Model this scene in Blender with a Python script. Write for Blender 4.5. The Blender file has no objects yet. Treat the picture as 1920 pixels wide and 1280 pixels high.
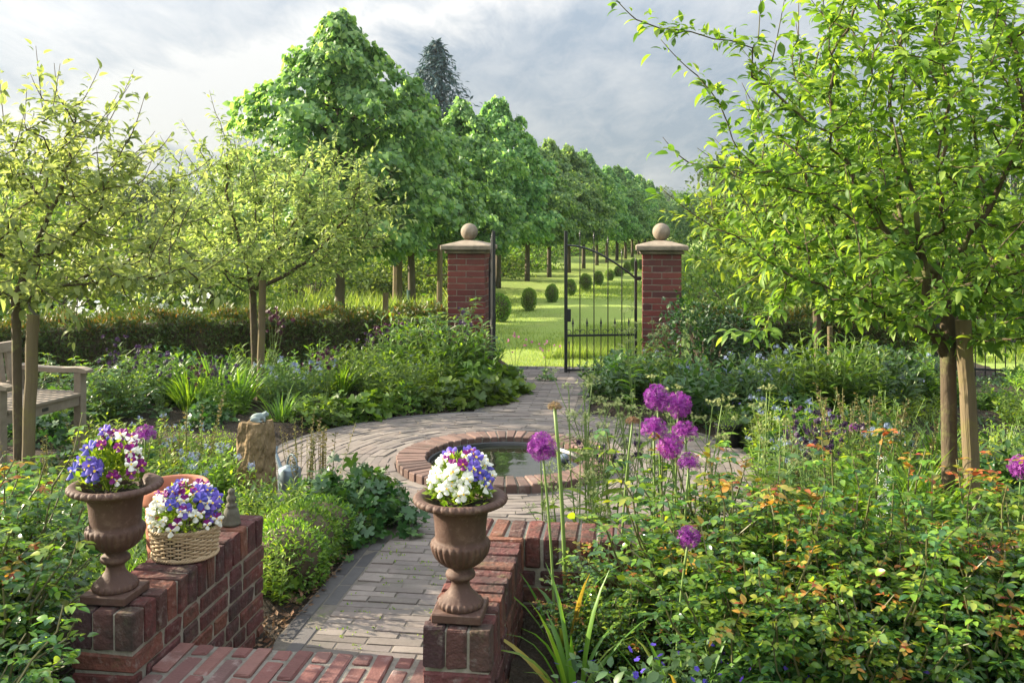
import bpy, math, random
import numpy as np
from mathutils import Vector, Matrix

PI = math.pi
sc = bpy.context.scene
COL = sc.collection

# ------------------------------------------------------------------ camera, sky, sun, exposure
CAMH = 1.5
F = 1700.0                     # focal length in photo pixels (photo 1920 wide)
cam = bpy.data.cameras.new('camera')
cam.sensor_width = 36.0
cam.lens = F / 1920.0 * 36.0
cam.shift_y = -(640 - 430) / 1920.0
cam.clip_start = 0.05
cam.clip_end = 3000
camo = bpy.data.objects.new('camera', cam)
camo.location = (0, 0, CAMH)
camo.rotation_euler = (PI / 2, 0, 0)
COL.objects.link(camo)
sc.camera = camo

SUN_AZ = math.radians(-73)     # measured from +Y towards +X
SUN_EL = math.radians(23)
world = bpy.data.worlds.new('World')
sc.world = world
world.use_nodes = True
def build_world():
    nt = world.node_tree
    nt.nodes.clear()
    N, L = nt.nodes.new, nt.links.new
    out = N('ShaderNodeOutputWorld')
    bg = N('ShaderNodeBackground'); bg.inputs['Strength'].default_value = 0.1
    sky = N('ShaderNodeTexSky'); sky.sky_type = 'NISHITA'; sky.sun_disc = False
    sky.sun_elevation = SUN_EL; sky.sun_rotation = SUN_AZ
    sky.air_density = 1.0; sky.dust_density = 1.5; sky.ozone_density = 1.0
    tc = N('ShaderNodeTexCoord')
    sep = N('ShaderNodeSeparateXYZ'); L(tc.outputs['Generated'], sep.inputs[0])
    def math_(op, a, b=None, c=None):
        m = N('ShaderNodeMath'); m.operation = op
        for i, v in enumerate((a, b, c)):
            if v is None: continue
            if isinstance(v, (int, float)): m.inputs[i].default_value = v
            else: L(v, m.inputs[i])
        return m.outputs[0]
    z = math_('MAXIMUM', sep.outputs['Z'], 0.0)
    zz = math_('ADD', z, 0.16)
    u = math_('DIVIDE', sep.outputs['X'], zz)
    v = math_('DIVIDE', sep.outputs['Y'], zz)
    comb = N('ShaderNodeCombineXYZ'); L(u, comb.inputs[0]); L(v, comb.inputs[1])
    def noise(scale, detail, rough, loc, rot, scl, dist=0.0):
        mp = N('ShaderNodeMapping'); mp.inputs['Location'].default_value = loc
        mp.inputs['Rotation'].default_value = (0, 0, rot); mp.inputs['Scale'].default_value = scl
        L(comb.outputs[0], mp.inputs[0])
        n = N('ShaderNodeTexNoise'); n.inputs['Scale'].default_value = scale
        n.inputs['Detail'].default_value = detail; n.inputs['Roughness'].default_value = rough
        n.inputs['Distortion'].default_value = dist
        L(mp.outputs[0], n.inputs['Vector']); return n.outputs['Fac']
    big = noise(0.6, 5, 0.5, (1.7, 4.2, 0), 0.5, (1.0, 0.55, 1), 0.3)
    fine = noise(7.5, 9, 0.66, (3.1, 0.4, 0), 0.7, (1.0, 0.45, 1), 0.6)
    mid = noise(2.2, 8, 0.62, (8.3, 2.4, 0), 0.9, (1.0, 0.5, 1), 0.4)
    # a long bright bank of cloud that climbs from the horizon on the left
    ln = math_('SUBTRACT', sep.outputs['Z'], math_('MULTIPLY_ADD', sep.outputs['X'], 0.40, 0.262))
    wob = math_('MULTIPLY_ADD', mid, 0.18, -0.09)
    ln = math_('ADD', ln, wob)
    bank = math_('DIVIDE', math_('ABSOLUTE', ln), 0.06)
    bank = math_('MAXIMUM', math_('SUBTRACT', 1.0, bank), 0.0)
    leftw = math_('MULTIPLY_ADD', sep.outputs['X'], -1.6, 0.55)
    lw = N('ShaderNodeClamp'); L(leftw, lw.inputs[0])
    bank = math_('MULTIPLY', bank, lw.outputs[0])
    s = math_('ADD', math_('MULTIPLY', big, 0.50), math_('ADD', math_('MULTIPLY', fine, 0.26), math_('MULTIPLY', mid, 0.36)))
    bank = math_('MULTIPLY', bank, math_('MULTIPLY_ADD', fine, 1.6, 0.25))
    s = math_('ADD', s, math_('MULTIPLY', bank, 0.30))
    s = math_('ADD', s, math_('MULTIPLY', sep.outputs['X'], -0.12))
    ramp = N('ShaderNodeValToRGB')
    e = ramp.color_ramp.elements
    e[0].position = 0.46; e[0].color = (0.0, 0.0, 0.0, 1)
    e[1].position = 0.74; e[1].color = (1, 1, 1, 1)
    L(s, ramp.inputs[0])
    ccol = N('ShaderNodeMix'); ccol.data_type = 'RGBA'
    ccol.inputs[6].default_value = (.84, .98, 1.14, 1)
    ccol.inputs[7].default_value = (2.0, 1.95, 1.86, 1)
    L(ramp.outputs[0], ccol.inputs[0])
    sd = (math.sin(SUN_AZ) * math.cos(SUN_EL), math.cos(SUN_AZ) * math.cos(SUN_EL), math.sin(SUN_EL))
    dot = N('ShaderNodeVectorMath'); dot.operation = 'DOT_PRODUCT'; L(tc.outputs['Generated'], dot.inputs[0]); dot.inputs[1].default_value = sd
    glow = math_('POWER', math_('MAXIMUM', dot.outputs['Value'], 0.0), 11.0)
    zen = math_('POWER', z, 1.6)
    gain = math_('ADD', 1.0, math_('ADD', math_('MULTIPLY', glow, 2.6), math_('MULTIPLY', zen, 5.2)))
    gain = math_('ADD', gain, math_('MULTIPLY', math_('MAXIMUM', math_('MULTIPLY', sep.outputs['Y'], -1.0), 0.0), 0.8))  # added fill light: unseen sky boosted overhead and behind the camera
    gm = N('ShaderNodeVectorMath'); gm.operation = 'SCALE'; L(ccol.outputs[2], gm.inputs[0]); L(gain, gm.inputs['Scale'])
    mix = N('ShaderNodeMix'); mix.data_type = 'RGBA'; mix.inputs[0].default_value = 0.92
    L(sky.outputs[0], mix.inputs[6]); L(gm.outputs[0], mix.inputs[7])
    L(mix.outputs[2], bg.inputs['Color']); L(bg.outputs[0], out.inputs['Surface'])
build_world()

sl = bpy.data.lights.new('sun', 'SUN')
sl.energy = 5.0
sl.angle = math.radians(0.6)
sl.color = (1.0, 0.88, 0.66)
so = bpy.data.objects.new('sun', sl)
sdir = Vector((math.sin(SUN_AZ) * math.cos(SUN_EL), math.cos(SUN_AZ) * math.cos(SUN_EL), math.sin(SUN_EL)))
so.rotation_euler = sdir.to_track_quat('Z', 'Y').to_euler()
so.location = sdir * 60
COL.objects.link(so)

sc.view_settings.view_transform = 'Standard'
sc.view_settings.look = 'None'
sc.view_settings.gamma = 1.0
sc.view_settings.exposure = 1.8
sc.cycles.max_bounces = 7
sc.cycles.diffuse_bounces = 4
sc.cycles.transmission_bounces = 4
sc.cycles.caustics_reflective = False
sc.cycles.caustics_refractive = False

# ------------------------------------------------------------------ helpers
def rs(seed): return np.random.RandomState(seed)

def at(px, D, py=None):
    """World point on the ground (or at photo row py) at depth D under photo column px."""
    z = 0.0 if py is None else CAMH - (py - 430) / F * D
    return ((px - 960) / F * D, D, z)

TH = math.radians(7.5)
CT, ST = math.cos(TH), math.sin(TH)
def gw(r, a, z=0.0):
    """garden axes (right of path axis, along path axis) -> world"""
    return (r * CT + a * ST, -r * ST + a * CT, z)

class MB:
    def __init__(s): s.V = []; s.Fc = []; s.n = 0
    def add(s, v, faces, m=0):
        v = np.asarray(v, dtype=np.float64).reshape(-1, 3)
        if not isinstance(faces, (list, tuple)): faces = [faces]
        for f in faces:
            f = np.asarray(f, dtype=np.int64)
            if f.size: s.Fc.append((f + s.n, m))
        s.V.append(v); s.n += len(v)
    def build(s, name, mats, parent=None, smooth=False, loc=None, rotz=0.0):
        me = bpy.data.meshes.new(name)
        v = np.concatenate(s.V).astype(np.float32)
        me.vertices.add(len(v)); me.vertices.foreach_set('co', v.ravel())
        nl = sum(f.size for f, _ in s.Fc); npoly = sum(len(f) for f, _ in s.Fc)
        me.loops.add(nl); me.polygons.add(npoly)
        li = np.concatenate([f.ravel() for f, _ in s.Fc])
        tot = np.concatenate([np.full(len(f), f.shape[1]) for f, _ in s.Fc])
        st = np.concatenate([[0], np.cumsum(tot)[:-1]])
        mi = np.concatenate([np.full(len(f), m) for f, m in s.Fc])
        me.loops.foreach_set('vertex_index', li.astype(np.int32))
        me.polygons.foreach_set('loop_start', st.astype(np.int32))
        me.polygons.foreach_set('material_index', mi.astype(np.int32))
        me.polygons.foreach_set('use_smooth', np.full(npoly, bool(smooth)))
        me.update(calc_edges=True)
        if not isinstance(mats, (list, tuple)): mats = [mats]
        for m in mats: me.materials.append(m)
        o = bpy.data.objects.new(name, me)
        COL.objects.link(o)
        if parent: o.parent = parent
        if loc is not None: o.location = loc
        o.rotation_euler = (0, 0, rotz)
        return o

def tag(o, label=None, cat=None, group=None, kind=None):
    if label: o['label'] = label
    if cat: o['category'] = cat
    if group: o['group'] = group
    if kind: o['kind'] = kind
    return o

def empty(name, loc=(0, 0, 0), rotz=0.0):
    o = bpy.data.objects.new(name, None)
    o.empty_display_size = 0.05
    o.location = loc; o.rotation_euler = (0, 0, rotz)
    COL.objects.link(o)
    return o

def kids(o): return [c for c in bpy.data.objects if c.parent == o]

class Proto:
    """A built thing of which further copies are made; the first use moves the thing itself."""
    def __init__(s, root):
        s.root = root; s.used = False
        s.ch = [(c, [(d, []) for d in kids(c)]) for c in kids(root)]
    def put(s, x, y, z=0.0, rz=0.0, sc_=1.0, label=None, group=None, cat=None, tilt=(0, 0)):
        if not s.used:
            s.used = True; r = s.root
        else:
            r = s.root.copy(); COL.objects.link(r)
            for c, sub in s.ch:
                k = c.copy(); COL.objects.link(k); k.parent = r
                for d, _ in sub:
                    e = d.copy(); COL.objects.link(e); e.parent = k
        r.location = (x, y, z); r.rotation_euler = (tilt[0], tilt[1], rz)
        r.scale = (sc_,) * 3 if not isinstance(sc_, tuple) else sc_
        tag(r, label, cat, group)
        return r

def norm(a): return a / np.maximum(np.linalg.norm(a, axis=-1, keepdims=True), 1e-9)

def frames(d, up):
    d = norm(d); x = np.cross(d, up); bad = np.linalg.norm(x, axis=1) < 1e-4
    x[bad] = (1, 0, 0); x = norm(x); n = np.cross(x, d)
    return np.stack([x, d, n], axis=2)

def scatter(mb, tmpl, pos, d, up, size, m=0, wide=None):
    tv, tfs = tmpl
    n = len(pos)
    if n == 0: return
    M = frames(np.asarray(d, float), np.asarray(up, float)) * np.asarray(size, float).reshape(-1, 1, 1)
    if wide is not None: M[:, :, 0] *= np.asarray(wide).reshape(-1, 1)
    V = np.einsum('nij,kj->nki', M, tv) + np.asarray(pos)[:, None, :]
    k = len(tv)
    off = (np.arange(n) * k)[:, None, None]
    mb.add(V.reshape(-1, 3), [(f[None] + off).reshape(-1, f.shape[1]) for f in tfs], m)

def T_leaf(w=0.4, rows=4, fold=0.25, arch=0.3, a=0.8):
    t = np.linspace(0, 1, rows + 1)
    hw = w / 2 * np.sin(PI * t ** a) ** 0.85
    V = [(0, 0, 0)]; Q = []; T = []
    for i in range(1, rows):
        y = t[i] * (1 - 0.12 * arch * t[i]); z = -arch * t[i] ** 2
        V += [(-hw[i], y, z + fold * hw[i]), (0, y, z), (hw[i], y, z + fold * hw[i])]
    V.append((0, 1 - 0.15 * arch, -arch * 1.05)); tip = len(V) - 1
    T += [(0, 2, 1), (0, 3, 2)]
    for i in range(rows - 2):
        b = 1 + 3 * i
        Q += [(b, b + 1, b + 4, b + 3), (b + 1, b + 2, b + 5, b + 4)]
    b = 1 + 3 * (rows - 2)
    T += [(b, b + 1, tip), (b + 1, b + 2, tip)]
    return np.array(V, float), [np.array(T)] + ([np.array(Q)] if Q else [])

def T_palm(lobes=5, depth=0.45, n=4, cup=0.2):
    """lobed cranesbill leaf lying round its centre, stalk at origin"""
    V = [(0, 0.0, 0)]; m = lobes * n + 1
    for i in range(m):
        s = i / (m - 1)
        ang = -PI / 2 + math.radians(25) + s * (2 * PI - math.radians(50))
        ph = (s * lobes) % 1.0 if i < m - 1 else 0
        r = 0.55 * (1 - depth + depth * math.sin(PI * ph) ** 0.7)
        V.append((r * math.cos(ang), r * math.sin(ang), cup * r * r * 2 - 0.05 * math.sin(PI * ph)))
    T = [(0, i, i + 1) for i in range(1, m)]
    return np.array(V, float), [np.array(T)]

def T_flower(petals=5, w=0.62, cup=0.25, rows=1):
    """flat flower in the XY plane facing +Z, radius 0.5"""
    V = [(0, 0, 0)]; T = []
    for p in range(petals):
        a = 2 * PI * p / petals; b = len(V)
        for (r, o) in ((0.22, -w * 0.35), (0.42, -w), (0.5, 0), (0.42, w), (0.22, w * 0.35)):
            V.append((r * math.cos(a + o * 0.9), r * math.sin(a + o * 0.9), cup * r * r + 0.02 * (p % 2)))
        T += [(0, b, b + 1), (0, b + 1, b + 2), (0, b + 2, b + 3), (0, b + 3, b + 4)]
    return np.array(V, float), [np.array(T)]

LEAF_APPLE = T_leaf(0.42, 4, 0.35, 0.42, 0.85)
LEAF_LANCE = T_leaf(0.26, 4, 0.3, 0.35, 0.85)
LEAF_OVATE = T_leaf(0.58, 4, 0.25, 0.22, 0.78)
LEAF_HEART = T_leaf(0.92, 4, 0.16, 0.35, 0.62)
LEAF_SMALL = T_leaf(0.5, 2, 0.2, 0.1, 0.9)
LEAF_FAR = T_leaf(0.75, 2, 0.25, 0.2, 0.75)
NEEDLE = T_leaf(0.3, 2, 0.1, 0.1, 0.8)
PALM = T_palm()
FLOWER5 = T_flower()
STAR = T_flower(5, 0.32, 0.2)

def tube(mb, pts, rad, k=6, m=0, cap=True):
    pts = np.asarray(pts, float); n = len(pts)
    rad = np.full(n, rad) if np.isscalar(rad) else np.asarray(rad, float)
    tg = np.gradient(pts, axis=0); tg = norm(tg)
    ref = np.array([0.0, 0, 1.0]) if abs(tg[:, 2]).mean() < 0.8 else np.array([1.0, 0.0, 0.0])
    x = norm(np.cross(tg, ref)); y = np.cross(tg, x)
    a = np.linspace(0, 2 * PI, k, endpoint=False)
    V = pts[:, None] + rad[:, None, None] * (np.cos(a)[None, :, None] * x[:, None] + np.sin(a)[None, :, None] * y[:, None])
    i = np.arange(n - 1)[:, None] * k; j = np.arange(k)[None]
    j2 = (j + 1) % k
    Q = np.stack([i + j, i + j2, i + k + j2, i + k + j], axis=2).reshape(-1, 4)
    fs = [Q]
    if cap: fs += [np.arange(k)[None, ::-1], (np.arange(k) + (n - 1) * k)[None]]
    mb.add(V.reshape(-1, 3), fs, m)

def lathe(mb, prof, seg=48, mod=None, m=0, c=(0, 0, 0), caps=True):
    prof = np.asarray(prof, float); n = len(prof)
    a = np.linspace(0, 2 * PI, seg, endpoint=False)
    R = np.repeat(prof[:, :1], seg, 1); Z = np.repeat(prof[:, 1:2], seg, 1)
    if mod is not None:
        dr, dz = mod(a[None, :] + 0 * R, np.repeat(np.arange(n)[:, None], seg, 1), R, Z)
        R = R + dr; Z = Z + dz
    V = np.stack([R * np.cos(a), R * np.sin(a), Z], axis=2) + np.array(c)
    i = np.arange(n - 1)[:, None] * seg; j = np.arange(seg)[None]; j2 = (j + 1) % seg
    Q = np.stack([i + j, i + j2, i + seg + j2, i + seg + j], axis=2).reshape(-1, 4)
    fs = [Q]
    if caps: fs += [np.arange(seg)[None, ::-1], (np.arange(seg) + (n - 1) * seg)[None]]
    mb.add(V.reshape(-1, 3), fs, m)

# chamfered box template: returns verts, faces
def cbox(sx, sy, sz, c=0.004):
    V = []; idx = {}
    hx, hy, hz = sx / 2, sy / 2, sz / 2
    c = min(c, hx * 0.6, hy * 0.6, hz * 0.6)
    for X in (-1, 1):
        for Y in (-1, 1):
            for Z in (-1, 1):
                for k in range(3):
                    p = [X * (hx - c), Y * (hy - c), Z * (hz - c)]
                    p[k] = (X * hx, Y * hy, Z * hz)[k]
                    idx[(X, Y, Z, k)] = len(V); V.append(p)
    Q = []; T = []
    for k in range(3):
        o = [i for i in range(3) if i != k]
        for s in (-1, 1):
            f = []
            for (p, q) in ((-1, -1), (1, -1), (1, 1), (-1, 1)):
                w = [0, 0, 0]; w[k] = s; w[o[0]] = p; w[o[1]] = q
                f.append(idx[(*w, k)])
            Q.append(f)
    for k in range(3):            # edges parallel to axis k
        o = [i for i in range(3) if i != k]
        for p in (-1, 1):
            for q in (-1, 1):
                f = []
                for (e, kk) in ((-1, o[0]), (1, o[0]), (1, o[1]), (-1, o[1])):
                    w = [0, 0, 0]; w[k] = e; w[o[0]] = p; w[o[1]] = q
                    f.append(idx[(*w, kk)])
                Q.append(f)
    for X in (-1, 1):
        for Y in (-1, 1):
            for Z in (-1, 1):
                T.append([idx[(X, Y, Z, k)] for k in range(3)])
    V = np.array(V)
    def orient(fs):
        out = []
        for f in fs:
            p = V[f]; nrm = np.cross(p[1] - p[0], p[2] - p[0])
            out.append(f if np.dot(nrm, p.mean(0)) > 0 else f[::-1])
        return np.array(out)
    return V, [orient(Q), orient(T)]

BR = rs(5)
def brick(mb, lo, hi, c=0.004, jit=0.0012, m=0, rot=0.0, fmap=None):
    lo = np.array(lo, float); hi = np.array(hi, float)
    V, fs = cbox(*(hi - lo), c)
    V = V + BR.uniform(-jit, jit, V.shape)
    if rot:
        a = BR.uniform(-rot, rot); ca, sa = math.cos(a), math.sin(a)
        V = np.stack([V[:, 0] * ca - V[:, 1] * sa, V[:, 0] * sa + V[:, 1] * ca, V[:, 2]], 1)
    V = V + (lo + hi) / 2
    if fmap: V = fmap(V)
    mb.add(V, fs, m)

def box(mb, lo, hi, c=0.003, m=0, M=None):
    lo = np.array(lo, float); hi = np.array(hi, float)
    V, fs = cbox(*(hi - lo), c)
    V = V + (lo + hi) / 2
    if M is not None: V = V @ np.array(M.to_3x3()).T + np.array(M.translation)
    mb.add(V, fs, m)

# ------------------------------------------------------------------ materials
def new_mat(name):
    m = bpy.data.materials.new(name); m.use_nodes = True
    nt = m.node_tree; nt.nodes.clear()
    return m, nt, nt.nodes.new, nt.links.new

def ramp_node(nt, cols):
    r = nt.nodes.new('ShaderNodeValToRGB')
    e = r.color_ramp.elements
    n = len(cols)
    while len(e) < n: e.new(0.5)
    for i, c in enumerate(cols):
        p, cc = (c[0], c[1:]) if len(c) == 4 else (i / (n - 1), c)
        e[i].position = p; e[i].color = (*cc, 1)
    return r

def leaf_mat(name, cols, trans=0.4, tcol=(1.9, 1.7, 0.7), rough=0.45, spec=0.5, obj_var=0.25):
    m, nt, N, L = new_mat(name)
    out = N('ShaderNodeOutputMaterial')
    geo = N('ShaderNodeNewGeometry'); oi = N('ShaderNodeObjectInfo')
    r = ramp_node(nt, cols); L(geo.outputs['Random Per Island'], r.inputs[0])
    hsv = N('ShaderNodeHueSaturation')
    mr = N('ShaderNodeMapRange'); mr.inputs[3].default_value = 1 - obj_var; mr.inputs[4].default_value = 1 + obj_var
    L(oi.outputs['Random'], mr.inputs[0]); L(mr.outputs[0], hsv.inputs['Value'])
    mh = N('ShaderNodeMapRange'); mh.inputs[3].default_value = 0.485; mh.inputs[4].default_value = 0.515
    L(oi.outputs['Random'], mh.inputs[0]); L(mh.outputs[0], hsv.inputs['Hue'])
    L(r.outputs[0], hsv.inputs['Color'])
    p = N('ShaderNodeBsdfPrincipled')
    p.inputs['Roughness'].default_value = rough
    p.inputs['Specular IOR Level'].default_value = spec
    L(hsv.outputs[0], p.inputs['Base Color'])
    mul = N('ShaderNodeMix'); mul.data_type = 'RGBA'; mul.blend_type = 'MULTIPLY'; mul.inputs[0].default_value = 1
    mul.inputs[7].default_value = (*tcol, 1); L(hsv.outputs[0], mul.inputs[6])
    t = N('ShaderNodeBsdfTranslucent'); L(mul.outputs[2], t.inputs['Color'])
    mx = N('ShaderNodeMixShader'); mx.inputs[0].default_value = trans
    L(p.outputs[0], mx.inputs[1]); L(t.outputs[0], mx.inputs[2]); L(mx.outputs[0], out.inputs['Surface'])
    return m

def noisy_mat(name, cols, scale=8, detail=6, rough=0.85, bump=0.3, bscale=40, island=0.0, icols=None, stretch=None, spec=0.3, dist=0.01, metal=0.0, spots=None):
    """cols: ramp over object-space noise; icols: ramp over a random number per loose piece, multiplied in."""
    m, nt, N, L = new_mat(name)
    out = N('ShaderNodeOutputMaterial'); p = N('ShaderNodeBsdfPrincipled')
    p.inputs['Roughness'].default_value = rough; p.inputs['Specular IOR Level'].default_value = spec
    p.inputs['Metallic'].default_value = metal
    tc = N('ShaderNodeTexCoord'); src = tc.outputs['Object']
    if stretch:
        mp = N('ShaderNodeMapping'); mp.inputs['Scale'].default_value = stretch; L(src, mp.inputs[0]); src = mp.outputs[0]
    n = N('ShaderNodeTexNoise'); n.inputs['Scale'].default_value = scale; n.inputs['Detail'].default_value = detail
    n.inputs['Roughness'].default_value = 0.62
    L(src, n.inputs['Vector'])
    r = ramp_node(nt, cols); L(n.outputs['Fac'], r.inputs[0]); c = r.outputs[0]
    if icols:
        g = N('ShaderNodeNewGeometry'); ri = ramp_node(nt, icols); L(g.outputs['Random Per Island'], ri.inputs[0])
        mx = N('ShaderNodeMix'); mx.data_type = 'RGBA'; mx.blend_type = 'MULTIPLY'; mx.inputs[0].default_value = 1
        L(c, mx.inputs[6]); L(ri.outputs[0], mx.inputs[7]); c = mx.outputs[2]
    if spots:
        for (scol, sscale, lo, hi, amt) in spots:
            n2 = N('ShaderNodeTexNoise'); n2.inputs['Scale'].default_value = sscale; n2.inputs['Detail'].default_value = 5
            n2.inputs['Roughness'].default_value = 0.7
            L(tc.outputs['Object'], n2.inputs['Vector'])
            mr = N('ShaderNodeMapRange'); mr.inputs[1].default_value = lo; mr.inputs[2].default_value = hi; mr.inputs[4].default_value = amt
            L(n2.outputs['Fac'], mr.inputs[0])
            mx = N('ShaderNodeMix'); mx.data_type = 'RGBA'; L(mr.outputs[0], mx.inputs[0]); L(c, mx.inputs[6]); mx.inputs[7].default_value = (*scol, 1)
            c = mx.outputs[2]
    L(c, p.inputs['Base Color'])
    if bump:
        nb = N('ShaderNodeTexNoise'); nb.inputs['Scale'].default_value = bscale; nb.inputs['Detail'].default_value = 5
        L(src, nb.inputs['Vector'])
        b = N('ShaderNodeBump'); b.inputs['Strength'].default_value = bump; b.inputs['Distance'].default_value = dist
        L(nb.outputs['Fac'], b.inputs['Height']); L(b.outputs[0], p.inputs['Normal'])
    L(p.outputs[0], out.inputs['Surface'])
    return m

def plain(name, col, rough=0.5, spec=0.4, metal=0.0, trans=0.0):
    if trans:
        return leaf_mat(name, [tuple(x * 0.8 for x in col), tuple(min(1, x * 1.15) for x in col)], trans, (1.2, 1.2, 1.2), rough, spec, 0.05)
    m, nt, N, L = new_mat(name)
    out = N('ShaderNodeOutputMaterial'); p = N('ShaderNodeBsdfPrincipled')
    p.inputs['Base Color'].default_value = (*col, 1); p.inputs['Roughness'].default_value = rough
    p.inputs['Specular IOR Level'].default_value = spec; p.inputs['Metallic'].default_value = metal
    L(p.outputs[0], out.inputs['Surface'])
    return m

M = {}
M['apple'] = leaf_mat('apple_leaf', [(.045, .10, .02), (.095, .175, .03), (.165, .265, .045), (.26, .345, .07)], .5, (1.9, 1.75, .7), .5, .3, .08)
M['apple_pale'] = leaf_mat('pale_apple_leaf', [(.12, .175, .065), (.20, .27, .10), (.29, .365, .14), (.37, .43, .18)], .5, (1.55, 1.55, .85), .55, .3, .08)
M['linden'] = leaf_mat('linden_leaf', [(.06, .14, .045), (.12, .24, .075), (.20, .34, .11), (.30, .43, .15)], .5, (1.7, 1.6, .85), .45, .4, .12)
M['bush'] = leaf_mat('bush_leaf', [(.05, .10, .02), (.10, .18, .035), (.17, .25, .05), (.23, .29, .07)], .4, (1.6, 1.6, .7), .6, .25, .35)
M['bush_dark'] = leaf_mat('dark_bush_leaf', [(.012, .04, .012), (.025, .07, .02), (.05, .11, .025)], .25, (1.6, 1.6, .6), .5, .4, .2)
M['far'] = leaf_mat('far_leaf', [(.06, .11, .04), (.10, .17, .06), (.16, .22, .09)], .35, (1.5, 1.5, .8), .7, .2, .35)
M['blue_needle'] = leaf_mat('blue_needle', [(.02, .05, .05), (.04, .085, .085), (.06, .11, .11)], .15, (1.3, 1.4, 1.2), .6, .3, .05)
M['yew'] = leaf_mat('yew_needle', [(.03, .07, .015), (.06, .12, .022), (.10, .17, .03), (.12, .12, .035)], .2, (1.6, 1.5, .5), .5, .35, .1)
M['bronze'] = leaf_mat('bronze_tip', [(.10, .13, .02), (.20, .15, .025), (.27, .14, .035), (.16, .20, .025)], .35, (1.5, 1.3, .6), .5, .3, .1)
M['box'] = leaf_mat('box_leaf', [(.07, .14, .025), (.13, .23, .035), (.21, .32, .05)], .45, (1.7, 1.6, .5), .4, .5, .1)
M['rose'] = leaf_mat('rose_leaf', [(.022, .07, .025), (.045, .115, .034), (.08, .17, .035), (.19, .30, .035)], .38, (2.1, 1.9, .45), .24, .6, .14)
M['rose_fresh'] = leaf_mat('fresh_rose_leaf', [(.06, .15, .022), (.12, .23, .03), (.19, .30, .035), (.27, .31, .045)], .42, (1.9, 1.75, .5), .3, .5, .1)
M['rose_tip'] = leaf_mat('rose_tip', [(.26, .045, .035), (.38, .12, .035), (.40, .20, .04), (.32, .25, .04), (.22, .26, .04), (.15, .23, .035)], .4, (1.5, 1.3, .8), .35, .5, .1)
M['mid'] = leaf_mat('mid_leaf', [(.04, .09, .015), (.075, .15, .024), (.125, .22, .034), (.19, .285, .05)], .4, (1.8, 1.75, .55), .45, .4, .2)
M['lime'] = leaf_mat('lime_leaf', [(.08, .16, .02), (.15, .26, .03), (.23, .34, .04), (.31, .39, .06)], .45, (1.6, 1.6, .55), .45, .4, .15)
M['dark'] = leaf_mat('dark_leaf', [(.02, .06, .018), (.04, .10, .026), (.08, .15, .034)], .3, (1.8, 1.8, .5), .4, .45, .2)
M['bluegreen'] = leaf_mat('blue_green_leaf', [(.045, .10, .04), (.08, .15, .055), (.13, .21, .07)], .35, (1.6, 1.6, .7), .45, .4, .15)
M['strap'] = leaf_mat('strap_leaf', [(.06, .14, .02), (.11, .21, .03), (.18, .28, .035)], .45, (1.7, 1.6, .5), .4, .45, .2)
M['strap_yellow'] = leaf_mat('yellowing_blade', [(.10, .19, .025), (.22, .26, .04), (.35, .25, .05), (.30, .15, .04)], .4, (1.4, 1.3, .6), .45, .4, .05)
M['dry'] = leaf_mat('seed_pod', [(.12, .12, .05), (.20, .17, .08), (.10, .14, .04)], .3, (1.5, 1.4, .8), .6, .3, .1)
M['grass'] = leaf_mat('grass_blade', [(.12, .19, .04), (.19, .27, .06), (.27, .34, .085), (.33, .36, .11)], .45, (1.5, 1.5, .6), .5, .3, .05)
M['blue'] = plain('pale_blue_petal', (.27, .33, .52), .6, .3, 0, .3)
M['violet'] = plain('violet_petal', (.12, .06, .48), .6, .3, 0, .3)
M['indigo'] = plain('indigo_petal', (.12, .095, .44), .6, .3, 0, .3)
M['wine'] = plain('wine_petal', (.075, .01, .045), .5, .4, 0, .25)
M['plum'] = plain('plum_petal', (.06, .03, .09), .5, .4, 0, .25)
M['pink'] = plain('pink_petal', (.62, .20, .45), .6, .3, 0, .35)
M['white'] = plain('white_petal', (.78, .78, .72), .6, .3, 0, .3)
M['magenta'] = plain('magenta_petal', (.20, .015, .17), .5, .3, 0, .3)
M['yellow'] = plain('yellow_petal', (.75, .48, .04), .6, .3, 0, .3)
M['umbel'] = plain('greenish_umbel', (.42, .48, .20), .6, .3, 0, .3)
M['allium'] = leaf_mat('allium_floret', [(.17, .02, .20), (.27, .035, .30), (.40, .09, .43)], .35, (1.4, 1.3, 1.4), .5, .3, .12)
M['allium_old'] = leaf_mat('faded_floret', [(.20, .13, .07), (.30, .21, .10), (.16, .09, .08)], .3, (1.3, 1.3, 1.2), .6, .3, .1)
M['stem'] = plain('green_stem', (.13, .20, .05), .5, .4)
M['cane'] = plain('rose_cane', (.10, .10, .04), .5, .4)
BARK = [(.03, .022, .014), (.075, .055, .035), (.13, .10, .065)]
M['bark'] = noisy_mat('bark', BARK, 14, 7, .9, .8, 45, stretch=(1, 1, .35), spots=[((.16, .17, .06), 9, .52, .68, .7)])
M['bark_grey'] = noisy_mat('grey_bark', [(.05, .04, .028), (.10, .08, .055), (.17, .14, .10)], 14, 7, .9, .8, 45, stretch=(1, 1, .3))
M['stake'] = noisy_mat('stake_wood', [(.07, .05, .03), (.14, .105, .06), (.20, .16, .10)], 7, 8, .85, .5, 60, stretch=(2.5, 2.5, .25), spots=[((.17, .16, .03), 4, .5, .7, .65)])
M['teak'] = noisy_mat('weathered_teak', [(.17, .135, .105), (.29, .24, .195), (.39, .335, .285)], 6, 8, .8, .35, 40, icols=[(.8, .8, .8), (1, .97, .95)], stretch=(3, 3, 3))
M['soil'] = noisy_mat('soil', [(.012, .009, .006), (.035, .026, .018), (.075, .055, .04)], 18, 10, 1.0, 1.0, 60, dist=.03, spots=[((.12, .085, .055), 55, .60, .70, .6)])
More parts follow.
